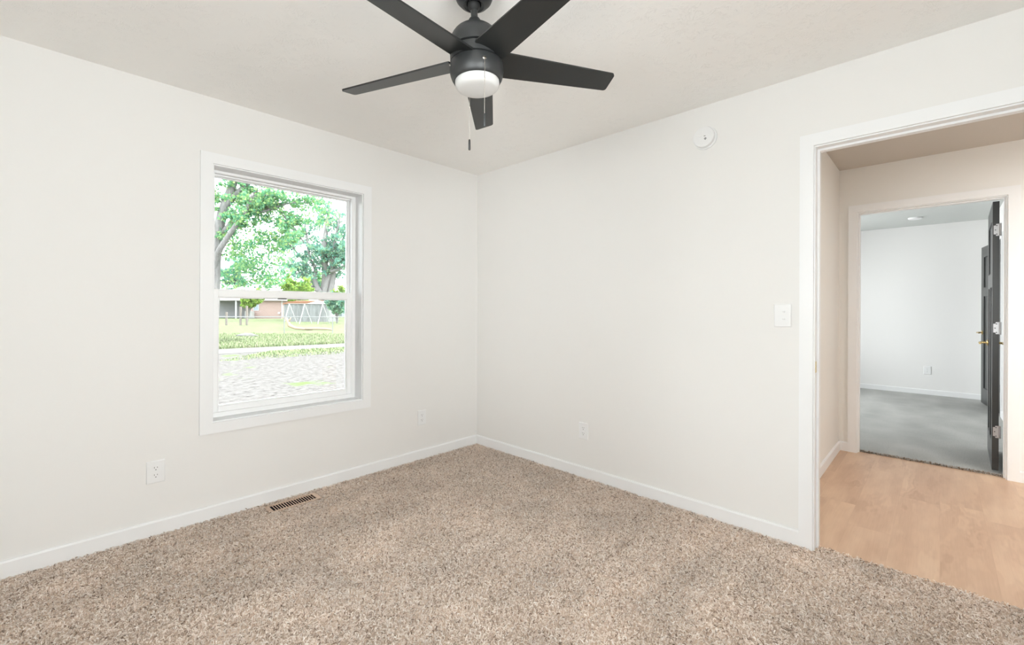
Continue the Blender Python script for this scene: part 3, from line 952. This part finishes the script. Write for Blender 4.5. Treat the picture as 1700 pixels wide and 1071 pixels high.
def blades(name, n, region, h0, h1, wdt, tones, seed, label, cat):
    rng = np.random.default_rng(seed)
    P = []
    while len(P) < n:
        a = rng.uniform(*region['ahead'])
        r = rng.uniform(*region['px']) * a
        if region['keep'](r, a, rng) and rng.uniform() < 1.15 - (a - 17.5) / 11:
            P.append((*yard(r, a).xy, GZ))
    P = np.array(P)
    h = rng.uniform(h0, h1, n) * rng.uniform(0.6, 1.0, n)
    th = rng.uniform(0, 2 * np.pi, n)
    lean = np.c_[np.cos(th), np.sin(th), np.zeros(n)] * (h * rng.uniform(0.1, 0.7, n))[:, None]
    sd = np.c_[-np.sin(th), np.cos(th), np.zeros(n)] * (wdt / 2)
    up_ = np.c_[np.zeros(n), np.zeros(n), h]
    V = np.stack([P - sd, P + sd, P + sd * 0.8 + lean * 0.35 + up_ * 0.6, P - sd * 0.8 + lean * 0.35 + up_ * 0.6,
                  P + sd * 0.15 + lean + up_, P - sd * 0.15 + lean + up_], 1).reshape(-1, 3)
    i = np.arange(n)[:, None] * 6
    F = np.concatenate([np.c_[i, i + 1, i + 2, i + 3], np.c_[i + 3, i + 2, i + 4, i + 5]])
    t = NT(name + '_leaf')
    c = t.ramp(t.n('ShaderNodeNewGeometry').outputs['Random Per Island'], tones)
    t.base(c, 0.6, 0, 0.2)
    t.b.inputs['Transmission Weight'].default_value = 0.0
    return tag(raw_mesh(name, V, F, t.mat), label, cat, kind='stuff')
GR = [(0.0, (0.108, 0.163, 0.069, 1)), (0.4, (0.165, 0.216, 0.105, 1)), (0.75, (0.226, 0.255, 0.149, 1)), (1.0, (0.278, 0.255, 0.198, 1))]
def beyond_path(r, a, rng):          # distance past the path's far edge
    return (a - (12.4 + (r + 17.3) * 0.847)) > 0.1
blades('tall_grass', 52000, {'ahead': (17.5, 27.6), 'px': (-0.70, -0.35), 'keep': lambda r, a, g: beyond_path(r, a, g)}, 0.05, 0.18, 0.022, GR, 11,
       'tall sunlit grass growing along the far side of the path', 'grass')
def near_strip(r, a, rng):
    d = (12.7 + (r + 13.4) * 0.849) - a
    return 0.0 < d < 3.2 and rng.uniform() < math.exp(-d / 0.9) and (math.sin(r * 2.1) + math.sin(r * 0.9 + 1)) > -0.6
blades('weed', 6000, {'ahead': (11, 20), 'px': (-0.72, -0.35), 'keep': near_strip}, 0.03, 0.11, 0.024, GR[:3] + [(1.0, (0.28, 0.34, 0.15, 1))], 12,
       'low green weeds in the bare soil on the near side of the path', 'weeds')

# --- trees
def leaf_mat(name, tones):
    t = NT(name)
    c = t.ramp(t.n('ShaderNodeNewGeometry').outputs['Random Per Island'], tones)
    d = t.n('ShaderNodeBsdfDiffuse', {'Color': c}).outputs[0]
    tr = t.n('ShaderNodeBsdfTranslucent', {'Color': t.n('ShaderNodeHueSaturation', {'Color': c, 'Hue': 0.48, 'Value': 1.25}).outputs[0]}).outputs[0]
    mx = t.n('ShaderNodeMixShader', {0: 0.45, 1: d, 2: tr})
    t.link(mx.outputs[0], t.out.inputs['Surface'])
    return t.mat
M['leaf_bright'] = leaf_mat('bright_maple_leaf', [(0, (0.090, 0.265, 0.176, 1)), (0.4, (0.147, 0.335, 0.192, 1)), (0.75, (0.237, 0.406, 0.182, 1)), (1, (0.355, 0.489, 0.200, 1))])
M['leaf_cool'] = leaf_mat('cool_green_leaf', [(0, (0.104, 0.250, 0.225, 1)), (0.5, (0.172, 0.330, 0.260, 1)), (1, (0.270, 0.398, 0.250, 1))])
M['leaf_lime'] = leaf_mat('lime_leaf', [(0, (0.123, 0.258, 0.067, 1)), (0.5, (0.202, 0.325, 0.078, 1)), (1, (0.280, 0.370, 0.101, 1))])
t = NT('tree_bark')
p = t.pos()
n1 = t.noise(t.n('ShaderNodeMapping', {'Vector': p, 'Scale': (1, 1, 0.2)}).outputs[0], 14, 4, 0.6)
t.bump(n1, 0.6, 0.05)
M['bark'] = t.base(t.ramp(n1, [(0.3, (0.132, 0.126, 0.126, 1)), (0.7, (0.228, 0.222, 0.222, 1))]), 0.9, 0, 0.1)

def leaves(centres, radii, per, size, seed):
    """ragged sprays of folded leaves round given centres"""
    rng = np.random.default_rng(seed)
    C = np.repeat(np.asarray(centres, float), per, axis=0)
    Rr = np.repeat(np.asarray(radii, float), per, axis=0)
    n = len(C)
    d = rng.normal(size=(n, 3)); d /= np.linalg.norm(d, axis=1)[:, None]
    C = C + d * (Rr * rng.uniform(0, 1, n) ** 0.5)[:, None] * np.array([1, 1, 0.6])
    u = rng.normal(size=(n, 3)); u /= np.linalg.norm(u, axis=1)[:, None]
    w = rng.normal(size=(n, 3)); w -= u * (w * u).sum(1)[:, None]; w /= np.linalg.norm(w, axis=1)[:, None]
    nn = np.cross(u, w)
    s = (size * rng.uniform(0.6, 1.3, n))[:, None]
    V = np.stack([C, C + u * s * 0.5 + w * s * 0.42 + nn * s * 0.12, C + u * s, C + u * s * 0.5 - w * s * 0.42 + nn * s * 0.12], 1).reshape(-1, 3)
    i = np.arange(n)[:, None] * 4
    F = np.concatenate([np.c_[i, i + 1, i + 2], np.c_[i, i + 2, i + 3]])
    return V, F

def tree(label, cat, base, limbs, spread, leaf, size, per, seed, group=None, extra=(), twig=0.9, name='leafy_tree'):
    """limbs: lists of (right, ahead, up, radius) from the base outwards; foliage hangs round twigs grown off them"""
    rng = random.Random(seed)
    b = yard(*base)
    T = thing(name, label, cat, b, group)
    mb = MB()
    cent, rad = [], []
    for L in limbs:
        pts = [yard(p[0], p[1], GZ + p[2]) - b for p in L]
        rr = [p[3] for p in L]
        # smooth the polyline
        sp, sr = [], []
        for k in range(len(pts) - 1):
            p0, p1, p2, p3 = pts[max(k - 1, 0)], pts[k], pts[k + 1], pts[min(k + 2, len(pts) - 1)]
            for j in range(5):
                u = j / 5
                sp.append(0.5 * ((2 * p1) + (p2 - p0) * u + (2 * p0 - 5 * p1 + 4 * p2 - p3) * u * u + (3 * p1 - p0 - 3 * p2 + p3) * u ** 3))
                sr.append(rr[k] * (1 - u) + rr[k + 1] * u)
        sp.append(pts[-1]); sr.append(rr[-1])
        mb.tube(sp, sr, 9)
        n = len(sp)
        for k in range(n):
            if k < n * L[0][4] if len(L[0]) > 4 else k < n * 0.45:
                continue
            for q in range(rng.choice((1, 2))):
                a, el = rng.uniform(0, 6.283), rng.uniform(-0.35, 0.9)
                ln = spread * rng.uniform(0.35, 1.0)
                d = Vector((math.cos(a) * math.cos(el), math.sin(a) * math.cos(el), math.sin(el)))
                tip = sp[k] + d * ln
                mid = sp[k] + d * ln * 0.5 + Vector((0, 0, ln * 0.08))
                mb.tube([sp[k], mid, tip], [min(sr[k] * 0.5, 0.02 * twig + 0.01), 0.012 * twig, 0.006 * twig], 5)
                for f in (0.45, 0.75, 1.0):
                    cent.append(sp[k] + d * ln * f + Vector((rng.gauss(0, .12), rng.gauss(0, .12), rng.gauss(0, .08))) * spread)
                    rad.append(spread * rng.uniform(0.12, 0.30))
    for (r_, a_, z_, s_) in extra:
        cent.append(yard(r_, a_, GZ + z_) - b); rad.append(s_)
    mb.build('trunk', M['bark'], T, smooth=2)
    V, F = leaves(cent, rad, per, size, seed)
    raw_mesh('foliage', V, F, M[leaf], T)
    return T

# near maple: trunk just inside the left edge of the glass, long limbs crossing to the right
tree('tall leafy tree nearest the window, grey trunk rising at its left edge', 'tree', (-13.75, 20.0),
     [[(-13.75, 20, -0.2, .34, .6), (-13.5, 20, 1.6, .29), (-13.4, 20, 3.6, .25), (-13.28, 20, 4.8, .23), (-13.1, 20, 5.7, .21), (-12.84, 20, 6.5, .19), (-12.4, 20, 7.8, .15), (-12.0, 20, 9.5, .09)],
      [(-13.0, 20, 6.0, .16, .3), (-12.6, 20, 6.6, .12), (-11.9, 20.2, 7.4, .09), (-11.0, 20.3, 8.0, .06)],
      [(-13.5, 20, 3.0, .16, .5), (-13.2, 19.8, 3.8, .13), (-12.85, 19.6, 4.3, .12), (-12.1, 19.4, 5.2, .10), (-11.7, 19.3, 5.6, .08), (-11.2, 19.2, 6.6, .06)],
      [(-13.3, 20, 4.7, .13, .35), (-12.5, 20, 5.6, .10), (-11.9, 20, 5.9, .09), (-11.4, 20, 6.4, .08), (-10.9, 20, 7.1, .06), (-10.3, 20, 8.0, .04)],
      [(-11.9, 20, 5.9, .08, .2), (-11.2, 20.3, 6.1, .06), (-10.4, 20.6, 6.5, .045), (-9.5, 21, 6.6, .03)],
      [(-10.9, 20.5, 6.2, .05, .2), (-10.3, 20.6, 5.6, .04), (-9.7, 20.7, 4.7, .03)]],
     1.0, 'leaf_bright', 0.125, 32, 21,
     extra=[(-13.3 + 2.6 * ((k * 37) % 29) / 29, 20.5 + ((k * 11) % 7) / 5, 2.7 + 2.4 * ((k * 53) % 31) / 31, 0.42) for k in range(105)] +
           [(-10.4 + 2.2 * ((k * 17) % 19) / 19, 20.8, 5.6 + 1.1 * ((k * 7) % 13) / 13, 0.42) for k in range(20)] +
           [(-13.2 + 3.0 * ((k * 41) % 47) / 47, 20.6, 4.7 + 2.4 * ((k * 23) % 43) / 43, 0.36) for k in range(44)])
# multi-stemmed tree behind the shed
def limb(px0, *pts, a=76, r0=.3, skip=.35):
    out = []
    for k, (px, y) in enumerate(pts):
        r = max(r0 * (1 - k / (len(pts) + 0.3)), 0.05)
        out.append(((px - 850) / 737.5 * a, a + (k % 3) * 0.6, 1.623 + (513.6 - y) * a / 737.5, r, skip) if k == 0 else
                   ((px - 850) / 737.5 * a, a + (k % 3) * 0.6, 1.623 + (513.6 - y) * a / 737.5, r))
    return out
tree('broad multi-stemmed tree with thick grey stems standing behind the metal shed', 'tree', (-32.6, 76.0),
     [limb(0, (533, 531), (534, 500), (536, 460), (537, 420), (539, 380), (541, 345), r0=.95),
      limb(0, (536, 500), (541, 465), (546, 452), (556, 430), (566, 400), (572, 370), r0=.5),
      limb(0, (546, 531), (546, 490), (548, 455), (550, 425), (556, 390), (560, 350), r0=.7),
      limb(0, (533, 488), (520, 468), (518, 447), (514, 430), (508, 405), (500, 372), r0=.45),
      limb(0, (530, 484), (516, 478), (506, 466), (496, 458), (484, 452), (472, 440), r0=.4),
      limb(0, (518, 478), (508, 460), (497, 432), (488, 415), (480, 395), (470, 370), r0=.3),
      limb(0, (548, 452), (560, 448), (568, 440), (576, 428), (584, 410), r0=.3),
      limb(0, (520, 445), (535, 433), (548, 420), (556, 412), r0=.16)],
     3.4, 'leaf_cool', 0.42, 20, 33, twig=3.0)
# backdrop trees, each its own
for k, (r_, a_, h_, w_, leaf, lab) in enumerate((
        (-58.0, 94.0, 12.0, 4.5, 'leaf_cool', 'dark green tree far behind the brick house, left of its roof peak'),
        (-48.5, 108.0, 10.5, 4.0, 'leaf_bright', 'rounded green tree far behind the peak of the brick house roof'),
        (-42.5, 122.0, 10.5, 4.0, 'leaf_cool', 'hazy bluish tree far behind the right end of the brick house roof'),
        (-38.0, 138.0, 18.0, 5.0, 'leaf_cool', 'tallest hazy tree in the far distance between house and shed'))):
    L = [[(r_, a_, -0.2, .35, .3), (r_ + .2, a_, h_ * .3, .3), (r_, a_, h_ * .6, .2), (r_ + .3, a_, h_, .08)]]
    for q in range(5):
        an = q * 1.3 + k
        L.append([(r_, a_, h_ * (.25 + .1 * q), .16, .3), (r_ + math.cos(an) * w_ * .4, a_ + math.sin(an) * w_ * .4, h_ * (.36 + .11 * q), .1),
                  (r_ + math.cos(an) * w_ * .8, a_ + math.sin(an) * w_ * .8, h_ * (.42 + .11 * q), .05)])
    tree(lab, 'tree', (r_, a_), L, 2.8, leaf, 0.48, 22, 50 + k, 'trees on the skyline', twig=3.0)
def bush(lab, r_, a_, h_, w_, leaf, size, per, n, seed, name='shrub', group=None, low=.3):
    rng = random.Random(seed)
    L = []
    for q in range(n):
        an = rng.uniform(0, 6.28)
        k = rng.uniform(.3, 1)
        L.append([(r_, a_, -0.1, .04, low), (r_ + math.cos(an) * w_ * .35 * k, a_ + math.sin(an) * w_ * .35 * k, h_ * .5, .03),
                  (r_ + math.cos(an) * w_ * k, a_ + math.sin(an) * w_ * k, h_ * rng.uniform(.65, 1), .015)])
    tree(lab, 'shrub', (r_, a_), L, w_ * 0.45, leaf, size, per, seed, group, name=name)
bush('bright lime green young tree in front of the brick house', -33.3, 56.0, 3.9, 1.5, 'leaf_lime', 0.26, 16, 13, 71, 'young_tree', low=.44)
bush('lime green bush standing behind the left end of the metal shed', -29.5, 60.5, 5.6, 2.2, 'leaf_lime', 0.30, 14, 14, 72)
bush('loose green shrub beside the right end of the metal shed', -19.3, 49.0, 3.2, 1.5, 'leaf_cool', 0.24, 14, 12, 73)
bush('lime green bush at the right edge of the glass beyond the shed', -22.4, 60.0, 4.6, 1.6, 'leaf_lime', 0.30, 14, 10, 74)

# --- brick house
t = NT('red_brick')
p = t.n('ShaderNodeTexCoord').outputs['Object']
sx = t.n('ShaderNodeSeparateXYZ', {0: p})
bv = t.n('ShaderNodeCombineXYZ', {0: t.math('ADD', sx.outputs[0], sx.outputs[1]), 1: sx.outputs[2], 2: 0.0}).outputs[0]
br = t.n('ShaderNodeTexBrick', {'Vector': bv, 'Color1': (0.236, 0.140, 0.122, 1), 'Color2': (0.299, 0.182, 0.160, 1), 'Mortar': (0.362, 0.326, 0.310, 1),
                                'Scale': 1.0, 'Mortar Size': 0.012, 'Brick Width': 0.22, 'Row Height': 0.075})
M['brick'] = t.base(br.outputs['Color'], 0.9, 0, 0.1)
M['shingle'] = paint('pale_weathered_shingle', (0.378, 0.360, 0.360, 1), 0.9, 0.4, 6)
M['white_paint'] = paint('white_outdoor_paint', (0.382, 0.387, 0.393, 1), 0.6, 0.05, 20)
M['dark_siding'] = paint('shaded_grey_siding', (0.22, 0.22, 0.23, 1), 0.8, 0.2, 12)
M['timber'] = paint('weathered_timber', (0.164, 0.144, 0.133, 1), 0.9, 0.4, 20)
M['window_dark'] = paint('far_window_glass', (0.20, 0.24, 0.28, 1), 0.15, 0.0)
M['steel'] = paint('galvanised_steel', (0.210, 0.215, 0.220, 1), 0.5, 0.1, 40, 0.5, 0.4)
M['grey_box'] = paint('light_grey_enamel', (0.208, 0.212, 0.212, 1), 0.6, 0.05, 20)

def yobj(name, label, cat, right, ahead, z=GZ, turn=0.0, group=None):
    o = thing(name, label, cat, yard(right, ahead, z), group)
    o.rotation_euler = (0, 0, YAW - math.pi / 2 + turn)
    return o
# local axes of a yard thing: x to the right, y away, z up
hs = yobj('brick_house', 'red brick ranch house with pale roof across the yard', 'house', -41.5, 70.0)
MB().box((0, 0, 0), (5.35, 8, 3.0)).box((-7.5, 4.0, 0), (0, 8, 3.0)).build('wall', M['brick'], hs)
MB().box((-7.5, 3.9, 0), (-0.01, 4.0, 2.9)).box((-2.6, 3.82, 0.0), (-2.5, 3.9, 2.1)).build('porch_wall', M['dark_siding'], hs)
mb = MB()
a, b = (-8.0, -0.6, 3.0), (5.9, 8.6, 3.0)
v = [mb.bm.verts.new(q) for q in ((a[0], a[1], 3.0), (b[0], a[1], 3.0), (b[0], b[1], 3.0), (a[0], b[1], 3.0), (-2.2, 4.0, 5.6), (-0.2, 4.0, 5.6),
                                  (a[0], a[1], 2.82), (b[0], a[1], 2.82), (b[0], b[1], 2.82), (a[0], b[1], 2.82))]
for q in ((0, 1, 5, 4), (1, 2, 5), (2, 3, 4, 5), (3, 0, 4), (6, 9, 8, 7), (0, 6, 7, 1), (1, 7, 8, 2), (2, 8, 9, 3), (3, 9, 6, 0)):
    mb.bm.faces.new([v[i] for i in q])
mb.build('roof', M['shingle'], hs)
for x in (-1.75, -7.4):
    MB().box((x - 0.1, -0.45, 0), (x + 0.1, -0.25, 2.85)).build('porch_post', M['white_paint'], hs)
wf = MB(); frame_rect(wf, 0.75, 1.65, 1.25, 2.45, -0.06, 0.02, .09, .09, .09, .09)
wf = wf.build('window_frame', M['white_paint'], hs)
MB().box((0.8, -0.02, 1.3), (1.6, 0.0, 2.4)).build('pane', M['window_dark'], wf)
MB().box((5.22, -0.12, 0), (5.34, 0.0, 2.85)).build('downspout', M['white_paint'], hs)
MB().box((4.75, -0.25, 0.75), (5.0, 0.0, 1.05)).build('meter_box', M['white_paint'], hs)
ac = yobj('air_conditioner', 'pale grey air conditioner unit standing by the brick wall', 'air conditioner', -40.75, 69.0)
MB().box((-0.5, -0.45, 0.08), (0.5, 0.45, 1.15), 0.04).build('cabinet', M['grey_box'], ac)
MB().box((-0.6, -0.55, 0), (0.6, 0.55, 0.08)).build('pad', M['concrete'], ac)
mb = MB(); mb.lathe([(0.38, 1.15), (0.38, 1.19), (0.0001, 1.20)], 24, close=False)
mb.build('fan_grille', M['steel'], ac)
nh = yobj('neighbour_house', 'bluish house with pale roof, behind the metal shed', 'house', -45.5, 94.0)
MB().box((0, 0, 0), (9.5, 8, 3.0)).build('wall', paint('blue_grey_siding', (0.162, 0.189, 0.207, 1), 0.8, 0.1, 8), nh)
mb = MB()
mb.prism([(-0.6, 2.95), (8.6, 2.95), (4.0, 5.6)], 0, -0.5, 10.2)
mb.build('roof', M['shingle'], nh)

# --- metal shed with a rusty roof
M['shed'] = None
t = NT('weathered_ribbed_metal')
p = t.n('ShaderNodeTexCoord').outputs['Object']
n1 = t.noise(t.n('ShaderNodeMapping', {'Vector': p, 'Scale': (1, 1, 0.12)}).outputs[0], 3.5, 4, 0.7)
M['shed'] = t.base(t.ramp(n1, [(0.3, (0.118, 0.122, 0.126, 1)), (0.6, (0.210, 0.218, 0.223, 1))]), 0.6, 0.1, 0.3)
M['rust'] = paint('rusty_roof_metal', (0.198, 0.097, 0.058, 1), 0.8, 0.3, 6)
sh = yobj('metal_shed', 'weathered grey metal shed with rusty orange roof behind the swing set', 'shed', -27.75, 54.0)
w1, w2, d = 2.8, 5.5, 3.0
mb = MB()
def ribbed(xa, xb):
    n = int((xb - xa) / 0.11)
    pts = []
    for k in range(n + 1):
        x = xa + (xb - xa) * k / n
        pts.append((x, -0.02 if k % 2 else 0.012))
    return pts + [(xb, 0.06), (xa, 0.06)]
mb.prism(ribbed(0.0, w2), 2, 0, 2.2)
mb.box((0, 0.06, 0), (0.05, d, 2.2)); mb.box((w2 - 0.05, 0.06, 0), (w2, d, 2.2)); mb.box((0.05, d - 0.05, 0), (w2 - 0.05, d, 2.2))
mb.build('wall', M['shed'], sh)
MB().prism([(-0.1, 2.18), (0.75, 2.50), (4.0, 2.52), (4.0, 2.46), (w1, 2.2)], 1, -0.12, 0.1).build('roof_edge', M['rust'], sh)
mb = MB()
vv = [(-0.12, -0.15, 2.2), (w1 + 0.2, -0.15, 2.2), (4.2, 1.5, 2.62), (0.9, 1.5, 2.62), (-0.12, -0.15, 2.15), (w1 + 0.2, -0.15, 2.15), (4.2, 1.5, 2.57), (0.9, 1.5, 2.57)]
q = [mb.bm.verts.new(p) for p in vv]
for f in ((0, 1, 2, 3), (7, 6, 5, 4), (0, 4, 5, 1), (1, 5, 6, 2), (2, 6, 7, 3), (3, 7, 4, 0)):
    mb.bm.faces.new([q[i] for i in f])
mb.build('rusty_roof', M['rust'], sh)
mb = MB()
mb.prism([(w1 + 0.05, 2.2), (w2 + 0.3, 2.2), (4.25, 2.6)], 1, -0.16, -0.10)
mb.prism([(w1 + 0.05, 2.2), (w2 + 0.3, 2.2), (4.25, 2.6)], 1, 1.6, d + 0.1)
mb.prism([(-0.1, 2.16), (w2 + 0.3, 2.16), (w2 + 0.3, 2.2), (-0.1, 2.2)], 1, -0.1, d + 0.1)
mb.build('gable', M['white_paint'], sh)

# --- swing set
ss = yobj('swing_set', 'white metal swing set frame in front of the metal shed', 'swing set', -23.5, 48.0)
xs3 = (-0.55, 1.1, 3.05)
MB().tube([(-0.75, 0, 2.12), (3.3, 0, 2.12)], 0.035, 10).build('top_bar', M['steel'], ss)
for x in xs3:
    for sgn in (-1, 1):
        MB().tube([(x, 0, 2.12), (x + sgn * 0.30 + 0.12, sgn * 0.8, 0)], 0.04, 10).build('leg', M['white_paint'], ss)
for x in (-0.1, 0.9, 2.0):
    mb = MB()
    mb.tube([(x, 0, 2.1), (x, 0.02, 0.55)], 0.010, 6)
    mb.tube([(x + 0.42, 0, 2.1), (x + 0.42, 0.02, 0.55)], 0.010, 6)
    mb.box((x - 0.03, -0.09, 0.52), (x + 0.45, 0.12, 0.55))
    mb.build('swing', M['steel'], ss)

# --- chain link fence, timber posts, log, pale stones
fc = yobj('chain_link_fence', 'grey chain link fence with a top rail across the yard', 'fence', -18.9, 28.0)
MB().tube([(-0.6, 0, 1.07), (9.2, 0, 1.09)], 0.026, 8).build('top_rail', M['steel'], fc)
for x in (0.0, 4.55, 7.6):
    MB().tube([(x, 0, 0), (x, 0, 1.10)], 0.032, 10).build('post', M['steel'], fc)
mb = MB()
for k in range(-6, 98):
    x = k * 0.1
    for s_ in (-1, 1):
        e_ = max(min(x + s_ * 1.0, 9.2), -0.6)
        h_ = abs(e_ - x)
        if h_ > 0.05 and -0.6 <= x <= 9.2:
            mb.tube([(x, 0, 0.04), (e_, 0, 0.04 + h_)], 0.0022, 3)
mb.build('wire_mesh', M['steel'], fc)
for (px, a_, h_, lab) in ((376, 42, 1.25, 'leftmost weathered timber post in the yard, left of the white porch post'), (399.5, 42, 1.75, 'middle weathered timber post in the yard, just right of the white porch post'),
                          (409.8, 42, 1.85, 'rightmost weathered timber post in the yard, near the air conditioner')):
    o = MB().box((-0.075, -0.075, 0), (0.075, 0.075, h_), 0.01).build('timber_post', M['timber'])
    o.location = yard((px - 850) / 737.5 * a_, a_)
    o.rotation_euler = YROT
    tag(o, lab, 'post', 'timber posts in the yard')
M['pale_wood'] = paint('sun_bleached_wood', (0.335, 0.254, 0.183, 1), 0.85, 0.4, 10)
lg = yobj('fallen_branch', 'sun-bleached tan fallen branch curving over the grass below the swing set', 'branch', -16.6, 33.0)
mb = MB()
mb.tube([(-0.45, 0, 0.95), (-0.2, 0.0, 0.9), (0.0, 0, 0.55), (0.05, 0, 0.35), (0.5, 0, 0.16), (1.1, 0.1, 0.10), (1.7, 0.2, 0.04)], [.08, .10, .13, .14, .11, .09, .05], 9)
mb.tube([(0.0, 0, 0.55), (0.15, -0.05, 0.85), (0.2, 0, 1.0)], [.07, .05, .03], 8)
mb.tube([(1.2, 0.1, 0.12), (2.0, -0.1, 0.13), (2.9, -0.2, 0.12), (3.4, -0.2, 0.05)], [.06, .09, .08, .04], 8)
mb.build('limb_wood', M['pale_wood'], lg, smooth=2)
st = MB()
rng = random.Random(9)
st.ball((0, 0, 0.1), 0.3, 3)
for v in st.bm.verts:
    v.co = Vector((v.co.x * 2.1, v.co.y * 0.9, v.co.z * 0.55)) + Vector((rng.gauss(0, .012), rng.gauss(0, .012), rng.gauss(0, .012)))
o = st.build('pale_boulder', M['concrete'], smooth=0.9)
o.location = yard((410 - 850) / 737.5 * 24.5, 24.5, GZ + 0.02)
o.rotation_euler = YROT
tag(o, 'long pale boulder lying in the grass beyond the path', 'boulder')
